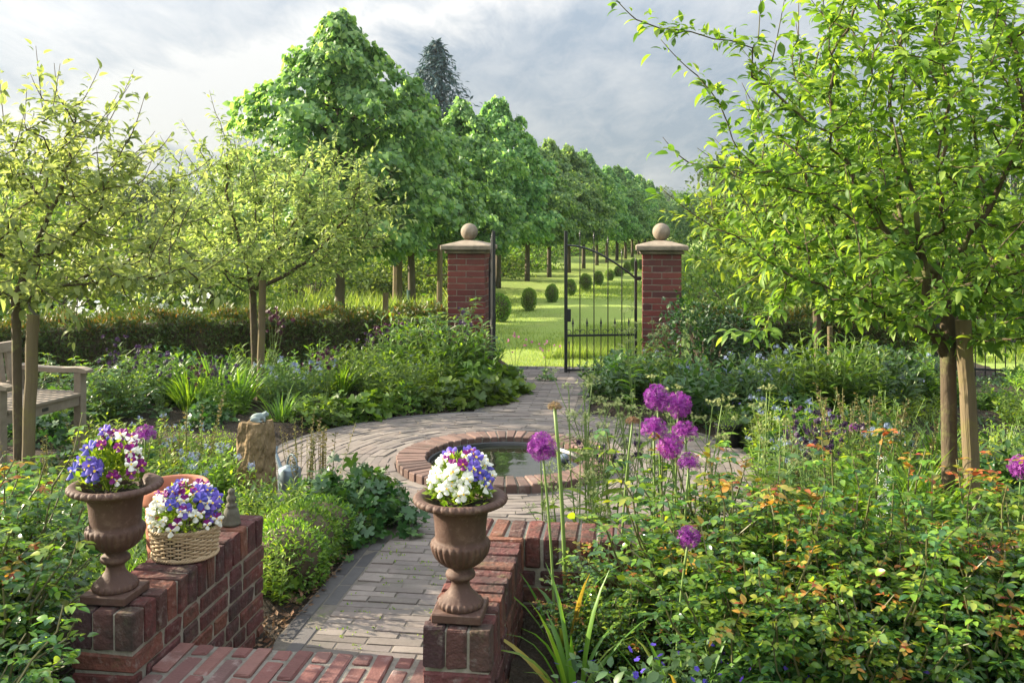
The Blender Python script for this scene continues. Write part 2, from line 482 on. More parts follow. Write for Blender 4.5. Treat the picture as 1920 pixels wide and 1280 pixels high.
M['lawn'] = noisy_mat('lawn_ground', [(.13, .19, .035), (.20, .27, .05), (.28, .32, .08)], .35, 10, 1.0, .6, 30, dist=.05, spots=[((.21, .22, .07), .9, .5, .7, .6)])
M['mortar'] = noisy_mat('mortar', [(.12, .108, .085), (.24, .22, .18), (.38, .35, .30)], 30, 8, 1.0, .7, 120, dist=.004, spots=[((.06, .075, .03), 10, .5, .68, .6)])
M['step_mortar'] = noisy_mat('step_mortar', [(.08, .072, .06), (.16, .145, .125), (.24, .22, .19)], 30, 8, 1.0, .7, 120, dist=.004, spots=[((.05, .05, .035), 10, .5, .68, .6)])
M['path_joint'] = noisy_mat('path_joint', [(.06, .052, .044), (.12, .105, .09), (.17, .15, .13)], 30, 8, 1.0, .6, 120, dist=.004, spots=[((.09, .13, .02), 14, .58, .68, .7)])
M['brick'] = noisy_mat('garden_wall_brick', [(.45, .42, .42), (.75, .72, .72), (1.1, 1.02, 1.0)], 30, 9, .95, .9, 70, dist=.008,
    icols=[(.075, .03, .029), (.125, .042, .038), (.16, .055, .045), (.20, .085, .055), (.06, .036, .038), (.14, .052, .05), (.095, .04, .04), (.12, .07, .055)],
    spots=[((.30, .27, .24), 34, .55, .75, .5), ((.028, .026, .022), 7, .48, .66, .75), ((.10, .11, .05), 12, .58, .72, .5)])
M['step_brick'] = noisy_mat('step_brick', [(.6, .55, .55), (.9, .85, .85), (1.2, 1.1, 1.1)], 26, 8, .85, .5, 130, dist=.004,
    icols=[(.11, .055, .05), (.16, .07, .062), (.19, .10, .085), (.09, .06, .06), (.18, .08, .07), (.13, .068, .062)],
    spots=[((.34, .29, .27), 13, .58, .76, .55), ((.05, .042, .04), 6, .56, .70, .6)])
M['pillar_brick'] = noisy_mat('pillar_brick', [(.7, .7, .7), (.95, .95, .95), (1.15, 1.1, 1.1)], 16, 7, .9, .4, 90, dist=.004,
    icols=[(.11, .032, .03), (.165, .042, .038), (.20, .058, .048), (.14, .045, .042), (.085, .032, .033)], spots=[((.34, .24, .21), 9, .60, .8, .4), ((.04, .035, .03), 4, .52, .7, .6)])
M['paver'] = noisy_mat('path_paver', [(.65, .62, .6), (.9, .88, .86), (1.15, 1.12, 1.1)], 24, 8, .85, .4, 120, dist=.003,
    icols=[(.13, .112, .104), (.18, .157, .144), (.225, .196, .18), (.15, .13, .126), (.195, .163, .147)],
    spots=[((.09, .085, .075), 3.5, .5, .68, .6), ((.34, .31, .28), 9, .62, .8, .4)])
M['paver_dark'] = noisy_mat('dark_paver', [(.65, .65, .65), (.9, .9, .9), (1.1, 1.1, 1.1)], 24, 8, .85, .4, 120, dist=.003,
    icols=[(.055, .052, .055), (.085, .08, .08), (.11, .10, .10)])
M['coping'] = noisy_mat('coping_brick', [(.6, .58, .56), (.9, .86, .84), (1.2, 1.12, 1.08)], 24, 8, .88, .5, 120, dist=.004,
    icols=[(.10, .065, .057), (.15, .095, .082), (.19, .127, .11), (.125, .082, .073), (.085, .06, .055)],
    spots=[((.30, .26, .23), 10, .58, .75, .5), ((.04, .04, .03), 6, .55, .7, .6)])
M['sandstone'] = noisy_mat('sandstone', [(.14, .115, .085), (.24, .195, .15), (.32, .27, .21)], 18, 9, .9, .5, 70, dist=.006, spots=[((.085, .08, .055), 6, .48, .68, .7), ((.40, .38, .31), 30, .60, .72, .5)])
M['rough_stone'] = noisy_mat('rough_stone', [(.10, .065, .03), (.20, .14, .075), (.32, .24, .14)], 10, 9, .95, 1.0, 22, dist=.05, stretch=(1, 1, .6))
M['rust'] = noisy_mat('rusted_iron', [(.038, .020, .015), (.072, .036, .026), (.115, .060, .043)], 14, 9, .72, .4, 110, dist=.003, spec=.4, spots=[((.17, .11, .085), 30, .52, .72, .7), ((.05, .032, .028), 7, .54, .7, .6)])
M['terracotta'] = noisy_mat('terracotta', [(.24, .085, .05), (.36, .14, .085), (.42, .19, .125)], 8, 8, .85, .25, 80, dist=.003, spots=[((.42, .30, .24), 7, .56, .74, .5)])
M['wicker'] = noisy_mat('wicker', [(.25, .17, .09), (.42, .31, .19), (.55, .44, .30)], 35, 6, .65, .3, 160, dist=.002)
M['grey_stone'] = noisy_mat('grey_stone', [(.05, .048, .036), (.10, .095, .072), (.16, .15, .115)], 22, 8, .9, .5, 120, dist=.004)
M['iron'] = plain('black_iron', (.011, .012, .014), .45, .5)
M['zinc'] = noisy_mat('zinc', [(.10, .14, .17), (.17, .22, .26), (.24, .29, .33)], 14, 6, .45, .1, 60, metal=.6, spec=.5)
M['black_plastic'] = plain('black_plastic', (.010, .011, .012), .5, .4)
M['liner'] = plain('pond_liner', (.008, .009, .011), .35, .5)
M['green_wrap'] = plain('green_trunk_guard', (.008, .045, .045), .6, .3)
M['frog'] = noisy_mat('frog_stone', [(.12, .16, .16), (.20, .25, .25), (.28, .32, .31)], 30, 6, .7, .3, 120, dist=.003)
def glass_mat():
    m, nt, N, L = new_mat('glass_float')
    out = N('ShaderNodeOutputMaterial'); p = N('ShaderNodeBsdfPrincipled')
    p.inputs['Base Color'].default_value = (.16, .19, .22, 1); p.inputs['Roughness'].default_value = .1; p.inputs['Metallic'].default_value = .5
    L(p.outputs[0], out.inputs['Surface']); return m
M['glass'] = glass_mat()
def water_mat():
    m, nt, N, L = new_mat('pond_water')
    out = N('ShaderNodeOutputMaterial'); p = N('ShaderNodeBsdfPrincipled')
    p.inputs['Base Color'].default_value = (.010, .012, .006, 1); p.inputs['Roughness'].default_value = .04; p.inputs['Specular IOR Level'].default_value = .3
    tc = N('ShaderNodeTexCoord'); n = N('ShaderNodeTexNoise'); n.inputs['Scale'].default_value = 9; n.inputs['Detail'].default_value = 3
    L(tc.outputs['Object'], n.inputs['Vector'])
    b = N('ShaderNodeBump'); b.inputs['Strength'].default_value = .05; b.inputs['Distance'].default_value = .02
    L(n.outputs['Fac'], b.inputs['Height']); L(b.outputs[0], p.inputs['Normal']); L(p.outputs[0], out.inputs['Surface'])
    return m
M['water'] = water_mat()

# ------------------------------------------------------------------ the setting: ground, beds, paving
def ground_sheet():
    mb = MB()
    xs = np.concatenate([-np.geomspace(240, 12, 12), np.linspace(-10, 10, 21), np.geomspace(12, 240, 12)])
    ys = np.concatenate([[-40, -10, 0], np.linspace(2, 60, 59), np.geomspace(65, 230, 10)])
    X, Y = np.meshgrid(xs, ys)
    Z = np.where(Y > 11, 0.03 * np.sin(X * 0.9 + Y * .35) + .03 * np.sin(Y * 0.55 - X * .3), 0.0)
    Z = np.where(Y > 90, (Y - 90) * 0.006, Z)
    nx, ny = len(xs), len(ys)
    i = np.arange(ny - 1)[:, None] * nx; j = np.arange(nx - 1)[None]
    Q = np.stack([i + j, i + j + 1, i + nx + j + 1, i + nx + j], 2).reshape(-1, 4)
    mb.add(np.stack([X, Y, Z], 2).reshape(-1, 3), [Q])
    o = mb.build('ground', M['lawn'], smooth=True)
    tag(o, kind='structure')
ground_sheet()

def soil_sheet():
    mb = MB()
    R = rs(3)
    xs = np.linspace(-5.6, 4.9, 80); ys = np.linspace(3.0, 9.9, 60)
    X, Y = np.meshgrid(xs, ys)
    Z = 0.006 + R.uniform(0, .004, X.shape)
    d = np.hypot(X + .04, Y - 5.75)
    r = X * CT - Y * ST
    bed = (d > 1.75) & ((r < -1.36) | (r > -.2))
    Z = Z + np.where(bed, .05 + R.uniform(0, .04, X.shape), 0) - np.where(~bed, .001, 0)
    nx, ny = len(xs), len(ys)
    i = np.arange(ny - 1)[:, None] * nx; j = np.arange(nx - 1)[None]
    Q = np.stack([i + j, i + j + 1, i + nx + j + 1, i + nx + j], 2).reshape(-1, 4)
    mb.add(np.stack([X, Y, Z], 2).reshape(-1, 3), [Q])
    tag(mb.build('bed_soil', M['soil'], smooth=True), kind='structure')
    # higher soil in front of the walls on either side of the steps
    for nm, (r0, r1, a0, a1, z) in {'terrace_soil': (-4.5, -1.5, 1.0, 3.25, .2), 'rose_bed_soil': (-.35, 3.2, 1.0, 2.995, .2)}.items():
        mb = MB(); n = 40
        rr, aa = np.meshgrid(np.linspace(r0, r1, n), np.linspace(a0, a1, n))
        Z = z + rs(9).uniform(-.02, .02, rr.shape)
        if nm == 'terrace_soil': Z = Z - np.clip((aa - 2.9) / .35, 0, 1) * .17
        X = rr * CT + aa * ST; Y = -rr * ST + aa * CT
        i = np.arange(n - 1)[:, None] * n; j = np.arange(n - 1)[None]
        Q = np.stack([i + j, i + j + 1, i + n + j + 1, i + n + j], 2).reshape(-1, 4)
        mb.add(np.stack([X, Y, Z], 2).reshape(-1, 3), [Q])
        tag(mb.build(nm, M['soil'], smooth=True), kind='structure')
soil_sheet()

PC = (-0.04, 5.75)            # pool centre
def to_world(V): return np.stack([V[:, 0] * CT + V[:, 1] * ST, -V[:, 0] * ST + V[:, 1] * CT, V[:, 2]], 1)

def paving():
    def zj(): return BR.uniform(-.003, .003)
    # straight runs of path: courses laid across the path, dark edging rows
    for nm, a0, a1 in (('garden_path', 2.52, 4.62), ('gate_path', 7.27, 9.5)):
        mb = MB(); dk = MB()
        a = a0; k = 0
        ztop = .030 if nm == 'garden_path' else .028
        while a < a1 - .02:
            r = -1.14 - (0.1 if k % 2 else 0.0) ; first = True
            r1 = -.43 if nm == 'garden_path' else -.46
            while r < r1:
                e = min(r + .2, r1); s = max(r, -1.14)
                if e - s > .025:
                    dz = zj(); brick(mb, (s + .002, a + .002, -.03), (e - .002, a + .0485, ztop + dz), .002, .001, 0, .006, to_world)
                r += .204
            a += .0505; k += 1
        for r0, r1 in ((-1.265, -1.145), (-.425 if nm == 'garden_path' else -.455, -.35)):
            nrow = max(1, int(round((r1 - r0) / .058))); wd = (r1 - r0) / nrow
            for q in range(nrow):
                a = a0 - .1 * (q % 2)
                while a < a1:
                    s = max(a, a0); e = min(a + .2, a1)
                    if e - s > .02:
                        brick(dk, (r0 + q * wd + .002, s + .002, -.03), (r0 + (q + 1) * wd - .002, e - .002, ztop - .002 + zj()), .003, .001, 0, .004, to_world)
                    a += .203
        bed = MB()
        box(bed, (-1.27, a0, -.04), (-.345, a1, ztop - .0035), .001); bed.V[0] = to_world(bed.V[0])
        tag(mb.build(nm, M['paver']), kind='structure')
        tag(dk.build('path_edging', M['paver_dark']), kind='structure')
        tag(bed.build('path_bedding', M['path_joint']), kind='structure')
    # threshold rows at the gate
    mb = MB()
    for q in range(2):
        r = -1.5 + (.1 if q else 0)
        while r < .1:
            brick(mb, (r + .003, 9.503 + q * .11, -.03), (r + .097, 9.61 + q * .11, .026 + zj()), .003, .001, 0, .006, to_world); r += .1
    tag(mb.build('gate_threshold', M['paver_dark']), kind='structure')
    # circle round the pool
    mb = MB(); dk = MB()
    R = .70; k = 0
    while R < 1.62:
        n = int(2 * PI * (R + .026) / .203); off = BR.uniform(0, 1)
        tgt = mb if R < 1.53 else dk
        for i in range(n):
            p0 = 2 * PI * (i + off) / n; dp = 2 * PI / n
            pm = p0 + dp / 2; Xc = PC[0] + (R + .026) * math.cos(pm); Yc = PC[1] + (R + .026) * math.sin(pm)
            rr = Xc * CT - Yc * ST; aa = Xc * ST + Yc * CT
            if -1.28 < rr < -.33 and (aa < 4.64 or aa > 7.26): continue
            g = .002 / R
            def polar(V): return np.stack([PC[0] + V[:, 1] * np.cos(V[:, 0]), PC[1] + V[:, 1] * np.sin(V[:, 0]), V[:, 2]], 1)
            V, fs = cbox(dp * R - .004, .0485, .06, .002)
            V = V + BR.uniform(-.001, .001, V.shape)
            V[:, 0] = V[:, 0] / R + pm; V[:, 1] += R + .026; V[:, 2] += -.004 + zj()
            tgt.add(polar(V), fs)
        R += .0515; k += 1
    tag(mb.build('paved_circle', M['paver']), kind='structure')
    tag(dk.build('circle_edging', M['paver_dark']), kind='structure')
    mb = MB()
    a = np.linspace(0, 2 * PI, 96, endpoint=False)
    V = np.concatenate([np.stack([PC[0] + .6 * np.cos(a), PC[1] + .6 * np.sin(a), 0 * a + .0225], 1), np.stack([PC[0] + 1.63 * np.cos(a), PC[1] + 1.63 * np.sin(a), 0 * a + .0225], 1)])
    j = np.arange(96); j2 = (j + 1) % 96
    mb.add(V, [np.stack([j, j + 96, j2 + 96, j2], 1)])
    tag(mb.build('circle_bedding', M['path_joint']), kind='structure')
paving()

def pool():
    t = empty('round_pool', (*PC, 0))
    tag(t, 'round sunken pool of dark water edged with a ring of bricks', 'pool')
    mb = MB(); n = 58
    for i in range(n):
        p = 2 * PI * i / n; dp = 2 * PI / n
        V, fs = cbox(1, 1, 1, .0)
        ri, ro = .505 + BR.uniform(-.004, .004), .69 + BR.uniform(-.004, .004)
        V, fs = cbox(dp * .6 - .007, ro - ri, .135, .006)
        V = V + BR.uniform(-.0015, .0015, V.shape)
        R = V[:, 1] + (ri + ro) / 2; A = V[:, 0] / .6 + p; z = V[:, 2] + .006 + BR.uniform(-.003, .003)
        mb.add(np.stack([R * np.cos(A), R * np.sin(A), z], 1), fs)
    mb.build('coping', M['coping'], t)
    mb = MB(); lathe(mb, [(.512, -.05), (.512, .062), (.68, .064), (.68, -.05)], 96, caps=False)
    mb.build('mortar_ring', M['mortar'], t)
    mb = MB(); lathe(mb, [(.502, -.1), (.502, .036), (.488, .042), (.480, .034), (.474, -.1)], 96, caps=False)
    mb.build('liner', M['liner'], t, smooth=True)
    mb = MB(); a = np.linspace(0, 2 * PI, 96, endpoint=False)
    mb.add(np.concatenate([[[0, 0, .018]], np.stack([.476 * np.cos(a), .476 * np.sin(a), 0 * a + .018], 1)]), [np.stack([0 * np.arange(96), np.arange(96) + 1, (np.arange(96) + 1) % 96 + 1], 1)])
    mb.build('pool_water', M['water'], t)
    x, y, _ = at(1057, 5.78)
    mb = MB(); lathe(mb, [(.035 * math.sin(u), -.035 * math.cos(u)) for u in np.linspace(.01, PI - .01, 18)], 28)
    o = mb.build('glass_float', M['glass'], smooth=True, loc=(x, y, .04))
    tag(o, 'small grey glass ball floating on the pool water', 'ball')
pool()

# ------------------------------------------------------------------ foreground walls and step
WZ = .477
def stretcher_courses(mb, r0, r1, a0, a1, z_top, nrows, along, pitch=.0565):
    """courses below the rowlock; bricks span the wall's thickness"""
    for k in range(nrows):
        zt = z_top - k * pitch; zb = zt - (pitch - .009)
        s = (a0 if along == 'a' else r0) - BR.uniform(0, .1); hd = k % 2; end = a1 if along == 'a' else r1
        st = a0 if along == 'a' else r0
        while s < end - .005:
            ln = .098 if hd else .2; hd = (not hd) if BR.rand() < .9 else hd
            b, e = max(s, st), min(s + ln, end)
            if e - b > .02:
                if along == 'a': brick(mb, (r0, b + (.004 if b > st else 0), zb), (r1, e - (.005 if e < end else 0), zt), .005, .003)
                else: brick(mb, (b + (.004 if b > st else 0), a0, zb), (e - (.005 if e < end else 0), a1, zt), .005, .002)
            s += ln + .009

def left_wall():
    t = empty('brick_wall', gw(-1.405, 2.7), -TH)
    tag(t, 'low red brick wall under the violas, topped with bricks on edge', 'wall')
    mb = MB(); r0, r1, a0, a1 = -.09, .09, -.435, .425
    for k in range(3):
        w = .18 / 3; brick(mb, (r0 + k * w + (.0035 if k else 0), a0, WZ - .105), (r0 + (k + 1) * w - (.0035 if k < 2 else 0), a0 + .052, WZ - BR.uniform(0, .004)), .004, .003)
    a = a0 + .061
    while a < a1 - .03:
        brick(mb, (r0 + BR.uniform(-.003, .003), a, WZ - .105), (r1 + BR.uniform(-.003, .003), min(a + .0525, a1), WZ - BR.uniform(0, .005)), .004, .003, 0, .014); a += .0615
    stretcher_courses(mb, r0, r1, a0, a1, WZ - .115, 9, 'a')
    mb.build('brickwork', M['brick'], t)
    mb = MB(); box(mb, (r0 + .006, a0 + .006, -.15), (r1 - .006, a1 - .006, WZ - .009), .002)
    mb.build('mortar', M['mortar'], t)

def right_wall():
    t = empty('brick_wall', gw(-.445, 2.7), -TH)
    tag(t, 'low red brick wall that turns a corner round the rose bed', 'wall')
    mb = MB(); r0, r1, a0, a1 = -.09, .09, -.415, .30
    for k in range(3):
        w = .18 / 3; brick(mb, (r0 + k * w + (.0035 if k else 0), a0, WZ - .105), (r0 + (k + 1) * w - (.0035 if k < 2 else 0), a0 + .052, WZ - BR.uniform(0, .004)), .004, .003)
    a = a0 + .061
    while a < a1 - .03:
        brick(mb, (r0 + BR.uniform(-.003, .003), a, WZ - .105), (r1 + BR.uniform(-.003, .003), min(a + .0525, a1), WZ - BR.uniform(0, .005)), .004, .003, 0, .014); a += .0615
    stretcher_courses(mb, r0, r1, a0, a1 - .003, WZ - .115, 7, 'a')
    r = r0
    while r < 3.2:
        brick(mb, (r, a1 + .003, WZ - .105), (r + .051, a1 + .183, WZ - BR.uniform(0, .005)), .006, .002, 0, .01); r += .0608
    stretcher_courses(mb, r0, 3.2, a1 + .003, a1 + .183, WZ - .115, 7, 'r')
    mb.build('brickwork', M['brick'], t)
    mb = MB(); box(mb, (r0 + .006, a0 + .006, -.15), (r1 - .006, a1 + .008, WZ - .009), .002)
    box(mb, (r0 + .006, a1 + .010, -.15), (3.19, a1 + .177, WZ - .0095), .002)
    mb.build('mortar', M['mortar'], t)

def step():
    t = empty('brick_step', gw(-.925, 2.3), -TH)
    tag(t, 'top step of worn red bricks laid on edge between the two low walls', 'step')
    mb = MB(); r = -.388; k = 0
    while r < .385:
        a = -1.0 - (.1 if k % 2 else 0)
        while a < .21:
            b, e = max(a, -1.0), min(a + .2, .215)
            if e - b > .02: brick(mb, (r + .002, b + .003, .19), (min(r + .048, .387), e - .007, .29 + BR.uniform(-.003, .003)), .004, .0022, 0, .006)
            a += .208
        r += .0598; k += 1
    r = -.388; k = 0
    while r < .385:
        brick(mb, (r + .002, .22, .04), (min(r + .0525, .387), .43, .145 + BR.uniform(-.003, .003)), .006, .0018, 0, .006); r += .0598
    mb.build('brickwork', M['step_brick'], t)
    mb = MB(); box(mb, (-.387, -1.0, -.1), (.387, .211, .2845), .002); box(mb, (-.386, .2115, -.1), (.386, .425, .133), .002)
    mb.build('mortar', M['step_mortar'], t)
left_wall(); right_wall(); step()

# ------------------------------------------------------------------ gate pillars, gates, fence
def pillar(r, a, label):
    t = empty('gate_pillar', gw(r, a), -TH); tag(t, label, 'pillar')
    mb = MB(); W = .20; p = .0645; k = 0; z = -.03
    while z < 1.235:
        zt = min(z + p - .009, 1.243)
        cuts = [-W, 0, W] if k % 2 == 0 else [-W, -W / 2, W / 2, W]
        if BR.rand() < .3: cuts = [-W, -W / 2 if k % 2 else -W / 2 + .1, W]
        for i in range(len(cuts) - 1):
            for j in range(len(cuts) - 1):
                brick(mb, (cuts[i] + .004, cuts[j] + .004, z), (cuts[i + 1] - .004, cuts[j + 1] - .004, zt), .003, .0015)
        z += p; k += 1
    mb.build('shaft', M['pillar_brick'], t)
    mb = MB(); box(mb, (-W + .009, -W + .009, -.05), (W - .009, W - .009, 1.243), .002); mb.build('mortar', M['mortar'], t)
    mb = MB()
    box(mb, (-.225, -.225, 1.2455), (.225, .225, 1.283), .012)
    box(mb, (-.265, -.265, 1.2835), (.265, .265, 1.334), .008)
    h = .258; V = [(-h, -h, 1.3345), (h, -h, 1.3345), (h, h, 1.3345), (-h, h, 1.3345), (-.06, -.06, 1.385), (.06, -.06, 1.385), (.06, .06, 1.385), (-.06, .06, 1.385)]
    mb.add(V, [np.array([(0, 1, 5, 4), (1, 2, 6, 5), (2, 3, 7, 6), (3, 0, 4, 7), (4, 5, 6, 7)])])
    mb.build('capstone', M['sandstone'], t)
    mb = MB(); lathe(mb, [(.091 * math.sin(u), 1.474 - .091 * math.cos(u)) for u in np.linspace(.01, PI - .01, 28)], 40)
    mb.build('ball_finial', M['sandstone'], t, smooth=True)
pillar(-1.718, 9.555, 'red brick gate pillar with stone ball, beside the edge-on open gate leaf')
pillar(.309, 9.552, 'red brick gate pillar with stone ball, behind the dark rounded bush')

def spear(mb, x, z, s=1.0):
    lathe(mb, [(.0045 * s, 0), (.011 * s, .012 * s), (.006 * s, .022 * s), (.014 * s, .036 * s), (.008 * s, .055 * s), (.001, .095 * s)], 8, c=(x, 0, z))

def gate_leaf(x0, y0, x1, y1, label):
    """hinge at (x0,y0), latch post at (x1,y1); local x runs from hinge (0) to latch (w)"""
    w = math.hypot(x1 - x0, y1 - y0); rz = math.atan2(y1 - y0, x1 - x0)
    t = empty('iron_gate', (x0, y0, 0), rz); tag(t, label, 'gate')
    S = lambda a: (a, 0, 0)
    mb = MB(); box(mb, (-.013, -.013, .03), (.013, .013, 1.17), .002); spear(mb, 0, 1.165, .6); mb.build('hinge_post', M['iron'], t)
    mb = MB(); box(mb, (w - .016, -.016, .03), (w + .016, .016, 1.485), .002); mb.build('latch_post', M['iron'], t)
    mb = MB(); u = np.linspace(0, 1, 20)
    xs = u * w; zs = .99 + .345 * np.sin(u * PI / 2) ** .95
    tube(mb, np.stack([xs, 0 * xs, zs], 1), .0105, 8); mb.build('arched_rail', M['iron'], t)
    mb = MB(); box(mb, (.014, -.006, .395), (w - .017, .006, .417), .001); mb.build('middle_rail', M['iron'], t)
    mb = MB(); box(mb, (.014, -.006, .04), (w - .017, .006, .062), .001); mb.build('bottom_rail', M['iron'], t)
    tops = [1.29, 1.42, 1.465, 1.485]
    for i in range(4):
        x = w * (i + 1) / 5
        mb = MB(); tube(mb, [(x, 0, .05), (x, 0, 1.39 * 0 + tops[i] - .06)], .0058, 6); b = mb.build('bar', M['iron'], t)
        mb = MB(); spear(mb, x, tops[i] - .065, .8); mb.build('finial', M['iron'], b)
    for i in range(5):
        x = w * (i + .5) / 5
        mb = MB(); tube(mb, [(x, 0, .05), (x, 0, .50)], .0056, 6); b = mb.build('bar', M['iron'], t)
        mb = MB(); spear(mb, x, .495); mb.build('finial', M['iron'], b)
    for i in range(6):
        mb = MB(); x = w * i / 5
        for s in (-1, 1):
            if (i == 0 and s < 0) or (i == 5 and s > 0): continue
            q = np.linspace(0, 1, 14); ang = q * 4.6
            rr = .03 * (1 - .62 * q)
            cx = x + s * .036
            tube(mb, np.stack([cx - s * rr * np.cos(ang), 0 * q, .452 - .02 + rr * np.sin(ang) * 1.1 + .012 * (1 - q)], 1), .0034, 5)
        if mb.V: mb.build('scroll', M['iron'], t)
    mb = MB(); box(mb, (w - .05, -.02, .55), (w - .014, .02, .68), .003); mb.build('lock_box', M['iron'], t)
    mb = MB(); tube(mb, [(w - .03, .02, .0), (w - .03, .02, .35)], .006, 6); mb.build('drop_bolt', M['iron'], t)
    for z in (.12, .97):
        mb = MB(); box(mb, (-.055, -.012, z), (-.014, .012, z + .04), .003); mb.build('hinge', M['iron'], t)
hx, hy, _ = at(1192, 9.42)
gate_leaf(hx, hy, *at(1061, 9.34)[:2], 'black wrought iron gate leaf with spear tips, seen face on')
gate_leaf(-.235, 9.6, -.178, 8.88, 'black wrought iron gate leaf swung open, seen edge-on')

def iron_fence():
    x0, y0, _ = at(1755, 8.9); x1, y1 = 6.4, 8.0
    w = math.hypot(x1 - x0, y1 - y0); rz = math.atan2(y1 - y0, x1 - x0)
    t = empty('iron_fence', (x0, y0, 0), rz); tag(t, 'black iron railing with spear tips and scrolls behind the flower bed', 'fence')
    mb = MB(); box(mb, (-.04, -.04, 0), (.04, .04, .98), .004); mb.build('end_post', M['iron'], t)
    mb = MB()
    for z in (.14, .42): box(mb, (.04, -.007, z), (w, .007, z + .022), .001)
    mb.build('rail', M['iron'], t)
    n = int(w / .085)
    for i in range(1, n):
        x = w * i / n; h = .68 if i % 2 else 1.0
        mb = MB(); tube(mb, [(x, 0, 0.02), (x, 0, h)], .0058, 6); b = mb.build('bar', M['iron'], t)
        mb = MB(); spear(mb, x, h - .01, .9); mb.build('finial', M['iron'], b)
iron_fence()

# ------------------------------------------------------------------ urns, pots, basket
def urn(r, a, label, rz):
    x, y, _ = gw(r, a); t = empty('cast_iron_urn', (x, y, WZ + .002), rz); tag(t, label, 'urn')
    s = .94
    mb = MB(); box(mb, (-.066, -.066, 0), (.066, .066, .024), .003); mb.build('plinth', M['rust'], t)
    prof = [(.056, .024), (.059, .030), (.060, .037), (.056, .045), (.051, .047), (.045, .056), (.035, .066), (.027, .078), (.024, .090), (.0245, .097), (.030, .101),
            (.038, .108), (.040, .114), (.038, .121), (.030, .128), (.026, .132), (.030, .137)]
    def flute(A, I, R, Z): return np.where((Z < .046 * s) & (Z > .026 * s), .0022 * np.cos(A * 22), 0), 0 * R
    mb = MB(); lathe(mb, [(q[0], q[1] * s) for q in prof], 132, flute); mb.build('foot', M['rust'], t, smooth=True)
    prof = [(.030, .137), (.044, .143), (.057, .153), (.067, .166), (.074, .180), (.0775, .193), (.0785, .202), (.077, .208), (.0715, .212), (.068, .215), (.0675, .222),
            (.0685, .245), (.0705, .270), (.0735, .290), (.078, .302), (.088, .310)]
    def gad(A, I, R, Z):
        f = np.clip((Z / s - .14) / .02, 0, 1) * np.clip((.209 - Z / s) / .004, 0, 1)
        return f * .0042 * (np.abs(np.cos(A * 13)) - .5), 0 * R
    mb = MB(); lathe(mb, [(q[0], q[1] * s) for q in prof], 260, gad, caps=False)
    lathe(mb, [(.088, .310 * s), (.078, .31 * s), (.066, .295 * s), (.062, .25 * s)], 64, caps=False)
    mb.build('bowl', M['rust'], t, smooth=True)
    prof = [(.086, .309), (.100, .311), (.113, .314), (.122, .319), (.1255, .325), (.124, .331), (.117, .336), (.108, .337), (.098, .333), (.088, .325), (.080, .312)]
    def egg(A, I, R, Z):
        f = np.where((I >= 2) & (I <= 6), 1.0, 0.0)
        w = np.maximum(np.sin(A * 34 + I * .9), np.sin(A * 34 - I * .9 + 1.5))
        return f * .0022 * (w - .4), f * .0012 * w
    mb = MB(); lathe(mb, [(q[0], q[1] * s) for q in prof], 272, egg, caps=False); mb.build('rim', M['rust'], t, smooth=True)
    mb = MB(); R = rs(2); a_ = np.linspace(0, 2 * PI, 48, endpoint=False)
    V = [(0, 0, .312 * s)]
    for q in (.03, .055, .083):
        V += [(q * math.cos(u), q * math.sin(u), .308 * s + R.uniform(-.004, .006)) for u in a_]
    T = [(0, 1 + i, 1 + (i + 1) % 48) for i in range(48)]
    Q = [(1 + k * 48 + i, 1 + k * 48 + (i + 1) % 48, 1 + (k + 1) * 48 + (i + 1) % 48, 1 + (k + 1) * 48 + i) for k in range(2) for i in range(48)]
    mb.add(V, [np.array(T), np.array(Q)]); mb.build('soil', M['soil'], t)
    return x, y
UL = urn(-1.425, 2.36, 'rusty cast iron urn with blue and purple violas, on the wall left of the steps', -TH)
UR = urn(-.450, 2.37, 'rusty cast iron urn with white violas, on the wall pier right of the steps', -TH)

